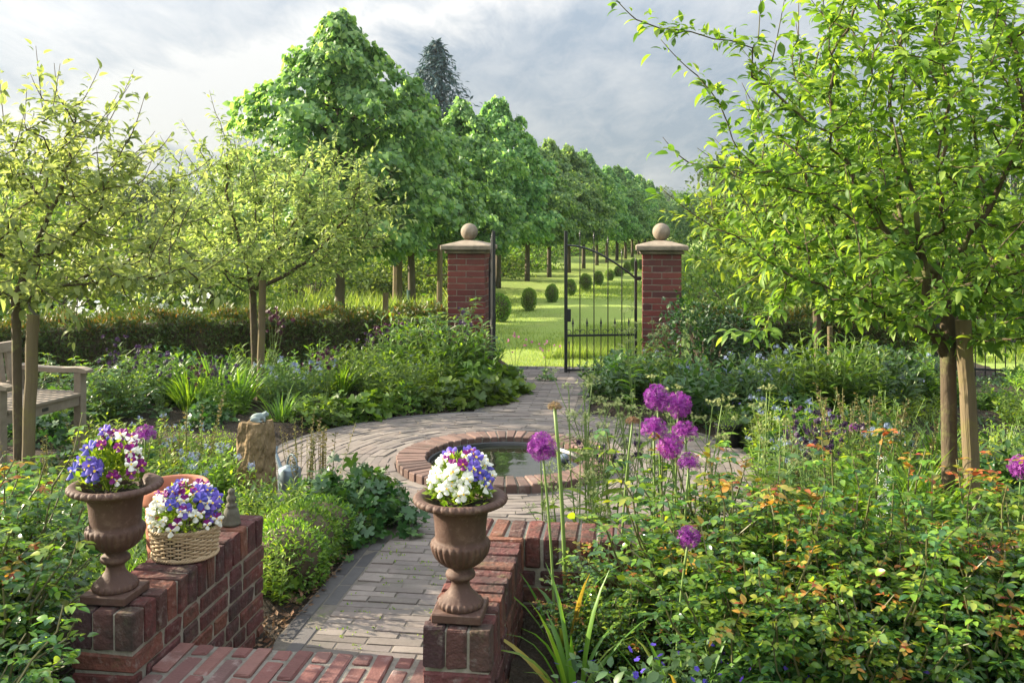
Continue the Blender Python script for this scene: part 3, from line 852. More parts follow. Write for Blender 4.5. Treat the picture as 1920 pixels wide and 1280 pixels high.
def viola_plant(x, y, z, R, H, seed, mix, label, nfl, nleaf=620):
    """dome of small leaves with open flowers, every flower its own part"""
    t = empty('viola_plant', (x, y, z)); tag(t, label, 'flowers')
    r = rs(seed)
    mb = MB(); n = nleaf
    u = r.uniform(0, 2 * PI, n); c = r.uniform(0.0, 1, n) ** .7; k = r.uniform(.55, 1.0, n)
    pos = np.stack([R * k * np.sqrt(1 - c ** 2 * .9) * np.cos(u), R * k * np.sqrt(1 - c ** 2 * .9) * np.sin(u), H * c * k + .005], 1)
    d = norm(pos - np.array([0, 0, -.02])) + r.normal(0, .5, (n, 3)); d[:, 2] += .2
    scatter(mb, LEAF_SMALL, pos, d, r.normal(0, .3, (n, 3)) + (0, 0, 1), r.uniform(.016, .034, n))
    for i in range(26):
        q = r.randint(n); p = pos[q]; tube(mb, [(p[0] * .2, p[1] * .2, 0), (p[0] * .7, p[1] * .7, p[2] * .6), p], .0012, 3)
    mb.build('foliage', M['lime'], t)
    cols = {'indigo': ('indigo', 'indigo'), 'white': ('white', 'white'), 'duo': ('white', 'magenta'), 'magenta': ('magenta', 'magenta')}
    base = {}
    def make(kind, rr):
        if kind in base: return base[kind].copy()
        lo, up = cols[kind]
        mb = MB()
        # two upper petals behind, three lower in front
        for (ang, sz, m, zz) in ((2.0, .62, 1, -.003), (1.14, .62, 1, -.002), (2.95, .5, 0, 0), (.19, .5, 0, .001), (-1.57, .62, 0, .002)):
            V = [(0, 0, zz)]; 
            for s_ in np.linspace(-1, 1, 7):
                V.append((sz * (1 - .28 * s_ ** 2) * .032 * math.cos(ang + s_ * .62), sz * (1 - .28 * s_ ** 2) * .032 * math.sin(ang + s_ * .62), zz + .003 * math.cos(s_ * 2.2) - .004 * s_ * s_))
            mb.add(V, [np.array([(0, i, i + 1) for i in range(1, 7)])], m)
        mb.add([(.003 * math.cos(q), .003 * math.sin(q) - .001, .0045) for q in np.linspace(0, 2 * PI, 6, endpoint=False)], [np.arange(6)[None]], 2)
        o = mb.build('blossom', [M[lo], M[up], M['yellow']], t)
        base[kind] = o
        return o
    for i in range(nfl):
        for _ in range(30):
            uu = r.uniform(0, 2 * PI); cc = r.uniform(.12, 1) ** .8
            kd = mix(math.cos(uu), math.sin(uu), cc, r)
            if kd: break
        else: continue
        o = make(kd, r)
        if o.name not in COL.objects: COL.objects.link(o); o.parent = t
        kk = 1.04 + r.uniform(-.05, .14)
        p = Vector((R * kk * math.sqrt(1 - cc * cc * .9) * math.cos(uu), R * kk * math.sqrt(1 - cc * cc * .9) * math.sin(uu), H * cc * kk + .01))
        o.location = p
        nrm = Vector((p.x, p.y, p.z * .7)).normalized() + Vector((0, -.75, .15)) + Vector(r.normal(0, .28, 3))
        q = nrm.to_track_quat('Z', 'Y'); o.rotation_mode = 'QUATERNION'
        o.rotation_quaternion = q @ Vector((0, 0, 1)).rotation_difference(Vector((0, 0, 1)))
        s = r.uniform(.8, 1.15) * (1.3 if kd == 'indigo' else 1.0); o.scale = (s, s, s)
def mixL(cx, cy, c, r):
    if cx > .25 and c > .15: return r.choice(['duo', 'duo', 'magenta'])
    if c > .82: return r.choice(['magenta', 'duo', 'indigo'])
    if c < .3: return None if r.rand() < .8 else 'indigo'
    return 'indigo'
viola_plant(UL[0] - .02, UL[1] + .01, WZ + .295, .085, .135, 31, mixL, 'viola clump of blue and purple-white flowers in the left urn', 46)
def mixR(cx, cy, c, r):
    if c > .8: return r.choice(['duo', 'magenta', 'white', 'duo', 'indigo'])
    if cx > .5 and c > .45: return r.choice(['indigo', 'white'])
    if c < .25: return None if r.rand() < .7 else 'white'
    return 'white'
viola_plant(UR[0], UR[1], WZ + .295, .082, .115, 32, mixR, 'viola clump of mostly white flowers in the right urn', 78)
BX, BY, _ = gw(-1.395, 2.70)
def mixB(cx, cy, c, r):
    if c > .75: return r.choice(['duo', 'magenta', 'indigo', 'white'])
    if cx > .2: return r.choice(['duo', 'white', 'indigo'])
    if -.3 < cx <= .2 and c > .4: return r.choice(['indigo', 'white', 'indigo'])
    return 'white' if r.rand() < .8 else 'duo'
viola_plant(BX, BY, WZ + .075, .105, .125, 33, mixB, 'viola clump of white, blue and purple flowers in the wicker basket', 92, 520)

def basket():
    t = empty('wicker_basket', (BX, BY, WZ + .001)); tag(t, 'pale woven wicker basket of violas standing on the wall', 'basket')
    mb = MB(); n = 26
    for k in range(13):
        z = .006 + k * .0064; R = .094 + .010 * k / 12
        a = np.linspace(0, 2 * PI, 209)
        rr = R + .0036 * np.cos(a * n / 2 + (PI if k % 2 else 0))
        tube(mb, np.stack([rr * np.cos(a), rr * np.sin(a) * .92, z + .0015 * np.sin(a * 5 + k)], 1), .0033, 6, cap=False)
    mb.build('weave', M['wicker'], t, smooth=True)
    mb = MB()
    for k in range(n):
        a = 2 * PI * k / n
        tube(mb, [((.094 + .01 * q) * math.cos(a), (.094 + .01 * q) * math.sin(a) * .92, .002 + .088 * q) for q in np.linspace(0, 1, 4)], .0028, 5)
    mb.build('stakes', M['wicker'], t, smooth=True)
    for nm, R, z in (('top_rim', .106, .091), ('base_rim', .098, .006)):
        mb = MB(); a = np.linspace(0, 2 * PI, 240)
        for ph in (0, 2.1, 4.2):
            tube(mb, np.stack([(R + .0038 * np.cos(a * 22 + ph)) * np.cos(a), (R + .0038 * np.cos(a * 22 + ph)) * np.sin(a) * .92, z + .0038 * np.sin(a * 22 + ph)], 1), .0032, 5, cap=False)
        mb.build(nm, M['wicker'], t, smooth=True)
    mb = MB(); lathe(mb, [(.088, .002), (.096, .074), (.04, .078), (.002, .079)], 40); mb.build('soil', M['soil'], t)
basket()

def terracotta_pot():
    x, y, _ = gw(-1.63, 3.08); t = empty('terracotta_pot', (x, y, .12)); tag(t, 'large terracotta pot with a thick rolled rim, standing behind the basket', 'pot')
    mb = MB(); lathe(mb, [(.075, 0), (.08, .005), (.098, .30), (.100, .40), (.100, .41)], 56); mb.build('body', M['terracotta'], t, smooth=True)
    mb = MB(); lathe(mb, [(.100, .40), (.114, .404), (.119, .42), (.120, .45), (.117, .465), (.108, .470), (.100, .462), (.098, .43), (.094, .39)], 56, caps=False); mb.build('rim', M['terracotta'], t, smooth=True)
    mb = MB(); lathe(mb, [(.096, .42), (.05, .425), (.002, .424)], 40); mb.build('soil', M['soil'], t)
terracotta_pot()

def bell():
    x, y, _ = gw(-1.375, 2.99)
    mb = MB(); prof = [(.031, 0), (.032, .006), (.030, .012), (.0285, .02), (.027, .04), (.022, .055), (.016, .06), (.020, .065), (.017, .072), (.011, .076), (.016, .086), (.017, .094), (.011, .102), (.010, .108), (.013, .114), (.009, .122), (.002, .125)]
    lathe(mb, prof, 32); o = mb.build('stone_bell', M['grey_stone'], smooth=True, loc=(x, y, WZ + .001))
    tag(o, 'small grey-green stone bell ornament at the end of the low wall', 'ornament')
bell()

def stone_block():
    x, y, _ = at(480, 4.95)
    t = empty('stone_block', (x, y, 0), -.35); tag(t, 'squat rough brown stone block in the bed, a small frog on top', 'stone')
    n = 14; R = rs(8); V, fs = [], []
    mb = MB()
    rows = 12; k = 28
    a = np.linspace(0, 2 * PI, k, endpoint=False)
    pts = []
    for i in range(rows + 1):
        z = .45 * i / rows
        sq = np.maximum(np.abs(np.cos(a)), np.abs(np.sin(a)))
        rr = (.076 + .016 * (1 - i / rows)) / sq ** .92
        rr = rr * (1 + R.uniform(-.05, .05, k)) * (.93 if i == rows else 1)
        pts.append(np.stack([rr * np.cos(a), rr * np.sin(a), np.full(k, z) + R.uniform(-.008, .008, k)], 1))
    pts.append(np.array([[0, 0, .445]]))
    i = np.arange(rows)[:, None] * k; j = np.arange(k)[None]; j2 = (j + 1) % k
    Q = np.stack([i + j, i + j2, i + k + j2, i + k + j], 2).reshape(-1, 4)
    T = np.stack([rows * k + np.arange(k), rows * k + (np.arange(k) + 1) % k, np.full(k, (rows + 1) * k)], 1)
    mb.add(np.concatenate(pts), [Q, T]); mb.build('block', M['rough_stone'], t)
    # frog statuette
    g = empty('frog_figurine', (x + .015, y + .0, .452), .3); tag(g, 'small grey-green frog figurine crouching on the stone block', 'figurine')
    import bmesh
    me = bpy.data.meshes.new('frog'); bm = bmesh.new()
    def ball(c, s):
        q = bmesh.ops.create_uvsphere(bm, u_segments=14, v_segments=10, radius=1, matrix=Matrix.Translation(c) @ Matrix.Diagonal((*s, 1)))
    ball((0, 0, .025), (.042, .027, .022)); ball((.034, 0, .036), (.022, .02, .015)); ball((.038, .012, .048), (.006, .006, .006)); ball((.038, -.012, .048), (.006, .006, .006))
    for s in (-1, 1):
        ball((-.02, s * .028, .016), (.028, .011, .014)); ball((.0, s * .034, .005), (.022, .008, .005)); ball((.03, s * .02, .012), (.007, .007, .015))
    bm.to_mesh(me); bm.free()
    me.materials.append(M['frog'])
    for p in me.polygons: p.use_smooth = True
    o = bpy.data.objects.new('body', me); COL.objects.link(o); o.parent = g
    # remesh so that the body is one continuous surface
    md = o.modifiers.new('remesh', 'REMESH'); md.mode = 'VOXEL'; md.voxel_size = .0035
stone_block()

def watering_can():
    x, y, _ = at(543, 5.15); t = empty('watering_can', (x, y, .022), 2.3); tag(t, 'small grey zinc watering can beside the stone block', 'watering can')
    mb = MB(); lathe(mb, [(.065, 0), (.067, .004), (.062, .12), (.058, .125), (.03, .135), (.028, .14)], 40); mb.build('body', M['zinc'], t, smooth=True)
    mb = MB(); q = np.linspace(0, 1, 10); tube(mb, np.stack([.05 + .12 * q, 0 * q, .03 + .15 * q], 1), np.linspace(.016, .009, 10), 12); mb.build('spout', M['zinc'], t, smooth=True)
    mb = MB(); lathe(mb, [(.009, 0), (.026, .03), (.002, .036)], 20)
    o = mb.build('rose_head', M['zinc'], t, smooth=True); o.location = (.168, 0, .178); o.rotation_euler = (0, .7, 0)
    mb = MB(); u = np.linspace(-.2, PI + .1, 16); tube(mb, np.stack([-.03 + .06 * np.cos(u), 0 * u, .12 + .085 * np.sin(u)], 1), .006, 8); mb.build('handle', M['zinc'], t, smooth=True)
watering_can()

def black_pot():
    x, y, _ = at(1366, 6.2); t = empty('plastic_pot', (x, y, .01)); tag(t, 'black plastic nursery pot with soft green foliage at the circle edge', 'pot')
    mb = MB(); lathe(mb, [(.075, 0), (.078, .003), (.092, .15), (.098, .153), (.098, .17), (.092, .17), (.088, .14)], 40, caps=False); mb.build('body', M['black_plastic'], t, smooth=True)
    mb = MB(); lathe(mb, [(.09, .15), (.002, .152)], 30); mb.build('soil', M['soil'], t)
black_pot()

# ------------------------------------------------------------------ garden seat
def garden_seat():
    far = np.array([-2.72, 5.8]); near = np.array([-2.89, 5.12])
    back = np.array([-.975, .225]) * .5
    wv = near - far; w = np.linalg.norm(wv)
    ex = wv / w                 # along the seat, far -> near
    rz = math.atan2(ex[1], ex[0])
    t = empty('garden_seat', (far[0], far[1], 0), rz); tag(t, 'weathered grey slatted wooden garden seat with curved arms, behind the stake', 'garden seat')
    sgn = 1 if np.dot(np.array([-ex[1], ex[0]]), back) > 0 else -1
    D = .5 * sgn               # local y towards the back
    def B(name, lo, hi, c=.004, par=t, rot=None):
        mb = MB(); lo2 = (lo[0], min(lo[1] * sgn, hi[1] * sgn), lo[2]); hi2 = (hi[0], max(lo[1] * sgn, hi[1] * sgn), hi[2])
        box(mb, lo2, hi2, c); return mb.build(name, M['teak'], par)
    B('leg', (0, 0, 0), (.055, .055, .595)); B('leg', (w - .055, 0, 0), (w, .055, .595))
    B('leg', (0, .47, 0), (.05, .52, .62)); B('leg', (w - .05, .47, 0), (w, .52, .62))
    B('apron', (.056, .008, .385), (w - .056, .034, .445))
    B('side_rail', (.012, .056, .385), (.040, .469, .44)); B('side_rail', (w - .04, .056, .385), (w - .012, .469, .44))
    mb = MB()
    for i in range(9):
        y0 = -.008 + i * .054
        lo, hi = (.002 if i > 0 else .057, y0 * sgn, .446), (w - (.002 if i > 0 else .057), (y0 + .044) * sgn, .466)
        box(mb, (lo[0], min(lo[1], hi[1]), lo[2]), (hi[0], max(lo[1], hi[1]), hi[2]), .003)
    mb.build('seat', M['teak'], t)
    for x0 in (-.004, w - .06):
        mb = MB(); q = np.linspace(0, 1, 14)
        ys = (-.045 + q * .53) * sgn; zs = .612 - .012 * np.sin(q * PI) - np.where(q < .12, (.12 - q) * .12, 0)
        for i in range(13):
            pass
        V = []; 
        for yy, zz, qq in zip(ys, zs, q):
            th = .034 if qq > .08 else .034 - .012 * (1 - qq / .08)
            V += [(x0, yy, zz - th / 2 + .004), (x0 + .064, yy, zz - th / 2 + .004), (x0 + .064, yy, zz + th / 2), (x0, yy, zz + th / 2)]
        Qf = []
        for i in range(13):
            b = i * 4
            for e in range(4): Qf.append((b + e, b + (e + 1) % 4, b + 4 + (e + 1) % 4, b + 4 + e))
        Qf += [(3, 2, 1, 0), (52, 53, 54, 55)]
        mb.add(V, [np.array(Qf)]); mb.build('arm', M['teak'], t)
    bk = empty('backrest', (0, 0, 0)); bk.parent = t
    lean = .16
    def BK(name, x0, x1, z0, z1, y0=.475, th=.026, par=bk):
        mb = MB()
        V = []
        for z in (z0, z1):
            yy = (y0 + (z - .46) * lean)
            V += [(x0, yy * sgn, z), (x1, yy * sgn, z), (x1, (yy + th) * sgn, z), (x0, (yy + th) * sgn, z)]
        mb.add(V, [np.array([(0, 1, 5, 4), (1, 2, 6, 5), (2, 3, 7, 6), (3, 0, 4, 7), (0, 3, 2, 1), (4, 5, 6, 7)])]); return mb.build(name, M['teak'], par)
    BK('top_rail', 0, w, .715, .775, .470, .036); BK('lower_rail', .051, w - .051, .49, .53, .474, .03)
    n = 9
    for i in range(n):
        x0 = .07 + (w - .14 - .036) * i / (n - 1); BK('slat', x0, x0 + .036, .5305, .7145, .478, .02)
    BK('back_post', 0.001, .05, .6205, .7145, .472, .034); BK('back_post', w - .05, w - .001, .6205, .7145, .472, .034)
    mb = MB(); box(mb, (w * .5 - .025, min(.0045 * sgn, .0078 * sgn), .405), (w * .5 + .025, max(.0045 * sgn, .0078 * sgn), .425), .0005); mb.build('plaque', M['iron'], t)
garden_seat()

# ------------------------------------------------------------------ trees
def colonize(attr, start, step=.1, infl=.6, kill=.16, iters=90):
    P = [np.array(p, float) for p in start]; par = [i - 1 for i in range(len(P))]
    A = np.array(attr, float); seen = set()
    for _ in range(iters):
        if len(A) == 0: break
        N = np.array(P)
        d = np.linalg.norm(A[:, None] - N[None], axis=2)
        j = d.argmin(1); m = d[np.arange(len(A)), j]
        act = m < infl
        if not act.any():
            k = m.argmin(); act = np.zeros(len(A), bool); act[k] = True
        new = 0
        for nd in np.unique(j[act]):
            v = norm(A[act & (j == nd)] - N[nd]).sum(0); v = v / max(1e-6, np.linalg.norm(v))
            q = N[nd] + v * step
            key = tuple(np.round(q, 2))
            if key in seen: continue
            seen.add(key); P.append(q); par.append(int(nd)); new += 1
        N = np.array(P)
        keep = np.array([np.min(np.sum((N - a) ** 2, axis=1)) > kill * kill for a in A])
        A = A[keep]
        if new == 0: break
    return np.array(P), np.array(par)

def skeleton(P, par, r_tip, r_base, expo=2.3):
    n = len(P); ch = [[] for _ in range(n)]
    for i in range(1, n): ch[par[i]].append(i)
    R = np.zeros(n)
    for i in range(n - 1, -1, -1):
        R[i] = r_tip if not ch[i] else sum(R[c] ** expo for c in ch[i]) ** (1 / expo)
    s = math.log(r_base / r_tip) / math.log(max(R[0] / r_tip, 1.01))
    R = r_tip * (R / r_tip) ** s
    paths = []; stack = [(0, None)]
    while stack:
        s0, pr = stack.pop(); path = ([pr] if pr is not None else []) + [s0]
        cur = s0
        while ch[cur]:
            c = sorted(ch[cur], key=lambda k: -R[k])
            for k in c[1:]: stack.append((k, cur))
            cur = c[0]; path.append(cur)
        paths.append(path)
    return R, ch, paths

def apple_tree(name, label, base, fork, attr, seed, r_base, leaf, mat, per=4, shoots=30, extra_trunk=None, bark='bark', thr=2.6, wob=.012, stepk=.085):
    r = rs(seed)
    t = empty(name, base); tag(t, label, 'tree')
    b = np.array(base)
    start = [b + (np.array(fork) - b) * q for q in np.linspace(0, 1, 7)]
    P, par = colonize(attr, start, stepk, .75, stepk * 1.55)
    P = P + np.concatenate([np.zeros((7, 3)), r.normal(0, wob, (len(P) - 7, 3))])
    P = P - b
    r_tip = .0032
    R, ch, paths = skeleton(P, par, r_tip, r_base)
    mb = MB()
    for p in paths:
        pts = P[p]; rad = R[p].copy()
        if len(p) > 1 and p[0] != 0: rad[0] = rad[1]
        if len(pts) > 1: tube(mb, pts, rad, 9 if rad.max() > .02 else 5)
    # leafy twigs
    pos, dr = [], []
    for i in range(7, len(P)):
        if R[i] > r_tip * thr: continue
        d = norm((P[i] - P[par[i]])[None])[0]
        for _ in range(per):
            q = r.uniform(0, 1); p0 = P[par[i]] * (1 - q) + P[i] * q
            dd = d * .35 + r.normal(0, .62, 3); dd[2] = dd[2] * .6 + .12
            pos.append(p0); dr.append(dd)
    tips = [i for i in range(7, len(P)) if not ch[i]]
    cen = np.array(attr).mean(0) - b
    for i in r.permutation(tips)[:shoots]:
        d = norm((P[i] - P[par[i]])[None])[0] * .7 + norm((P[i] - cen)[None])[0] * .5 + np.array([0, 0, .55]) + r.normal(0, .15, 3); d = d / np.linalg.norm(d)
        Ls = r.uniform(.10, .30); n = 7
        pts = [P[i] + d * Ls * q + np.array([0, 0, .04 * q * q]) for q in np.linspace(0, 1, n)]
        tube(mb, pts, np.linspace(.003, .0014, n), 4)
        for q in np.linspace(.1, 1, int(Ls / .018)):
            dd = d * .55 + r.normal(0, .6, 3); pos.append(P[i] + d * Ls * q); dr.append(dd)
    if extra_trunk is not None: extra_trunk(mb, b)
    mb.build('trunk', M[bark], t, smooth=True)
    pos = np.array(pos); dr = norm(np.array(dr)); n = len(pos)
    mb = MB(); up = np.array([0, 0, 1.0]) + r.normal(0, .38, (n, 3))
    sz = leaf * r.uniform(.6, 1.2, n)
    scatter(mb, LEAF_APPLE, pos + dr * r.uniform(.0, .055, (n, 1)), dr, up, sz, 0, r.uniform(.8, 1.2, n))
    mb.build('crown', M[mat], t, smooth=True)
    return t

def shell(r, n, c, rad, inner=.35):
    v = norm(r.normal(0, 1, (n, 3))); k = (inner ** 3 + (1 - inner ** 3) * r.uniform(0, 1, n)) ** (1 / 3)
    return np.array(c) + v * k[:, None] * np.array(rad)

def line(p0, p1, n, r, s=.03):
    return np.array(p0) + (np.array(p1) - np.array(p0)) * np.linspace(0.1, 1, n)[:, None] + r.normal(0, s, (n, 3))

# right crab apple, fills the upper right of the view
r_ = rs(101)
A = np.concatenate([shell(r_, 1300, (2.2, 4.5, 1.86), (1.08, 1.05, 1.0)), shell(r_, 90, (1.75, 4.2, 2.45), (.6, .5, .45)),
    shell(r_, 120, (1.6, 4.15, 1.45), (.5, .45, .42)),
    line(at(1480, 4.2, 300), at(1215, 4.1, 15), 16, r_, .04), line(at(1420, 4.2, 330), at(1245, 4.0, 300), 10, r_),
    line(at(1500, 4.2, 200), at(1440, 4.1, 25), 9, r_), line(at(1560, 4.2, 480), at(1330, 3.9, 420), 10, r_),
    line(at(1600, 4.2, 560), at(1380, 3.8, 640), 10, r_), shell(r_, 60, (2.2, 4.2, 1.15), (.8, .7, .25))])
A = A[(A[:, 2] > .92)]
def limb_r(mb, b):
    p = np.array([at(1775, 4.3, 668), at(1752, 4.28, 630), at(1733, 4.25, 585), at(1738, 4.2, 520), at(1722, 4.15, 440), at(1715, 4.1, 370), at(1690, 4.05, 300), at(1675, 4.0, 230)]) - b
    tube(mb, p, [.028, .024, .021, .018, .014, .010, .007, .003], 9)
apple_tree('crab_apple_tree', 'spreading crab apple tree tied to a mossy stake, the largest of the fruit trees', at(1782, 4.3), at(1776, 4.3, 560), A, 102, .036, .064, 'apple', 15, 230, limb_r, thr=4)

def stake(px, D, top, lean, w, label, tie=False):
    x, y, _ = at(px, D); z = CAMH - (top - 430) / F * D
    t = empty('wooden_stake', (x, y, 0)); tag(t, label, 'stake')
    mb = MB(); n = 8; q = np.linspace(0, 1, n)
    R = rs(int(px)); pts = np.stack([lean * q + R.normal(0, .002, n), 0 * q, -.05 + (z + .05) * q], 1)
    tube(mb, pts, w / 2 * (1 - .06 * q), 14); mb.build('post', M['stake'], t, smooth=False)
    if tie:
        mb = MB(); u = np.linspace(0, PI * .6, 10); tube(mb, np.stack([lean + .03 - .05 * np.sin(u), 0 * u, z - .01 + .07 * u / 1.9], 1), .006, 6); mb.build('rubber_tie', M['grey_stone'], t)
stake(1829, 4.22, 600, -.055, .076, 'thick mossy wooden stake beside the large crab apple trunk')
stake(47, 4.55, 590, .04, .062, 'tall brown wooden stake standing in front of the garden seat', True)
stake(486, 7.6, 525, .03, .062, 'weathered wooden stake against the slender crab apple near the hedge')
stake(1556, 7.1, 612, .0, .042, 'short grey wooden stake half hidden behind pale blue flowers')

r_ = rs(111)
A = np.concatenate([shell(r_, 700, (-2.55, 4.9, 1.56), (.86, .8, .58)), shell(r_, 110, (-2.42, 4.8, 2.05), (.38, .35, .22)), line(at(60, 4.8, 380), at(75, 4.7, 160), 9, r_), line(at(120, 4.8, 350), at(160, 4.8, 190), 8, r_),
    line(at(190, 4.8, 380), at(270, 4.7, 235), 8, r_), line(at(200, 4.8, 520), at(390, 4.5, 545), 10, r_), shell(r_, 60, (-2.0, 4.75, 1.25), (.5, .4, .2))])
apple_tree('crab_apple_tree', 'crab apple tree leaning over the garden seat, behind the tall brown stake', at(36, 4.78), at(30, 4.78, 560), A[A[:, 2] > 1.08], 112, .024, .056, 'apple_pale', 18, 170, thr=4.2)
r_ = rs(121)
A = np.concatenate([shell(r_, 760, (-2.0, 7.9, 1.58), (1.0, .9, .62)), shell(r_, 120, (-2.45, 7.8, 2.05), (.42, .4, .28)), line(at(470, 7.8, 400), at(395, 7.7, 208), 10, r_), line(at(600, 7.8, 420), at(690, 7.6, 280), 10, r_),
    line(at(560, 7.8, 440), at(600, 7.7, 250), 9, r_), line(at(420, 7.8, 430), at(320, 7.6, 290), 9, r_), line(at(600, 7.8, 480), at(735, 7.5, 350), 10, r_), shell(r_, 60, (-2.9, 7.6, 1.15), (.55, .5, .25))])
apple_tree('crab_apple_tree', 'slender open crab apple tree in front of the first lime trees', at(480, 7.85), at(474, 7.85, 560), A[A[:, 2] > .95], 122, .03, .058, 'apple_pale', 18, 170, thr=4.2)
r_ = rs(131)
A = np.concatenate([shell(r_, 380, (2.5, 7.4, 1.55), (1.1, .9, .7)), shell(r_, 60, (3.6, 7.6, 1.5), (.7, .6, .5))])
apple_tree('crab_apple_tree', 'small crab apple tree with a dark green trunk guard, behind the largest tree', at(1538, 7.25), at(1530, 7.25, 560), A[A[:, 2] > .95], 132, .03, .08, 'apple', 12, 80, thr=4)
mb = MB(); lathe(mb, [(.045, .0), (.042, .55)], 14, caps=False); x, y, _ = at(1538, 7.25)
_t = [o for o in bpy.data.objects if o.get('label', '').startswith('small crab apple')][0]
g = mb.build('trunk_guard', M['green_wrap'], _t)

# ---- lime (linden) avenue
def linden(seed, h, R, z0, nclump, leaf, per=24):
    r = rs(seed); t = empty('lime_tree')
    mb = MB(); q = np.linspace(0, 1, 10)
    tube(mb, np.stack([.02 * np.sin(q * 4 + seed), .02 * np.cos(q * 5), q * h * .86 - .02], 1), .075 * (1 - .8 * q) + .008, 10)
    pos, dr, sz = [], [], []
    nb = nclump; PT = [0, .08, .2, .42, .6, .76, .85, .93, 1.0]; PR_ = [.60, .90, 1.0, 1.0, .86, .55, .40, .22, .04]
    for b in range(nb):
        tz = ((b + r.uniform(0, 1)) / nb) ** 1.22; a0 = b * 2.399 + r.normal(0, .3)
        prof = float(np.interp(tz, PT, PR_))
        br = R * prof * r.choice([.55, .75, .9, 1.0, 1.16]) * r.uniform(.92, 1.08) + .05; bz = z0 + (h - z0) * tz
        T_ = np.array([br * math.cos(a0), br * math.sin(a0), bz]); O_ = np.array([0, 0, max(z0 * .9, bz - .3 * br - .1)])
        tube(mb, [tuple(O_), tuple(O_ * .45 + T_ * .55 + np.array([0, 0, .06])), tuple(T_)], [.018, .010, .004], 4)
        out = np.array([math.cos(a0), math.sin(a0), .0]); side = np.array([-math.sin(a0), math.cos(a0), 0]); wd = (.12 + .20 * br / R) * r.uniform(.75, 1.3)
        n = int(per * (.5 + 1.1 * br / R))
        f = np.where(r.uniform(0, 1, n) < .25, r.uniform(.2, .7, n), r.uniform(.68, 1.08, n)); u = r.uniform(-1, 1, n)
        p = O_ + (T_ - O_) * f[:, None] + side * (u * wd * (1.1 - .5 * f))[:, None]
        p[:, 2] += .10 * np.sin(f * 2.6) - .13 * u ** 2 * wd / .3 - .16 * np.clip(f - .8, 0, 1) / .25 + r.normal(0, .045, n)
        d = out * .7 + side * (u * .55)[:, None] + np.array([0, 0, -.55]) + r.normal(0, .3, (n, 3))
        pos.append(p); dr.append(d); sz.append(leaf * r.uniform(.6, 1.2, n))
    # leader shoots at the top
    for k in range(5):
        a = r.uniform(0, 2 * PI); rr = r.uniform(0, .25) * R
        n = 16; q2 = r.uniform(0, 1, n)
        p = np.stack([rr * math.cos(a) + r.normal(0, .07, n), rr * math.sin(a) + r.normal(0, .07, n), h - .35 + q2 * .45 - rr * .6], 1)
        pos.append(p); dr.append(np.stack([r.normal(0, .6, n), r.normal(0, .6, n), r.normal(-.1, .4, n)], 1)); sz.append(leaf * r.uniform(.5, .9, n))
    mb.build('trunk', M['bark_grey'], t, smooth=True)
    pos = np.concatenate(pos); dr = np.concatenate(dr); sz = np.concatenate(sz); n = len(pos)
    outw = norm(pos * np.array([1, 1, 0])) ; up = outw * .45 + np.array([0, 0, .8]) + r.normal(0, .5, (n, 3))
    mb = MB(); scatter(mb, LEAF_HEART, pos, dr, up, sz); mb.build('crown', M['linden'], t, smooth=True)
    return Proto(t)
LIN = [linden(201, 4.8, 1.55, 1.25, 185, .100, 125), linden(202, 4.2, 1.28, 1.3, 150, .105, 100), linden(203, 4.65, 1.3, 1.35, 150, .105, 100), linden(214, 4.4, 1.38, 1.2, 150, .105, 100), linden(227, 4.5, 1.2, 1.3, 140, .105, 105)]
R_ = rs(7)
for k in range(17):
    D = 13.9 + 2.97 * k; X = -6.25 + .259 * D
    sc_ = 1.0 if k == 0 else R_.uniform(.93, 1.03)
    lab = {0: 'tallest lime tree of the avenue, standing nearest to the yew hedge', 1: 'lime tree with a green trunk guard, second in the avenue row'}.get(k, 'clipped lime tree in the long avenue row beyond the gate')
    o = LIN[0 if k == 0 else 1 + (k * 3) % 4].put(X, D, -.02, R_.uniform(0, 6.28) if k else 0, sc_, lab, 'lime trees of the avenue', 'tree')
mb = MB(); D = 16.87; lathe(mb, [(.085, .0), (.085, .42)], 14, caps=False)
for o in bpy.data.objects:
    if o.get('label', '').startswith('lime tree with a green'):
        mb.build('trunk_guard', M['green_wrap'], o)

# ---- hedges, clipped box
def leaf_skin(mb, pos, nrm, r, tmpl, size, m=0, spread=.5, upb=.2):
    n = len(pos); d = nrm + r.normal(0, spread, (n, 3)); d[:, 2] += upb
    scatter(mb, tmpl, pos, d, r.normal(0, 1, (n, 3)), size * r.uniform(.6, 1.25, n), m)

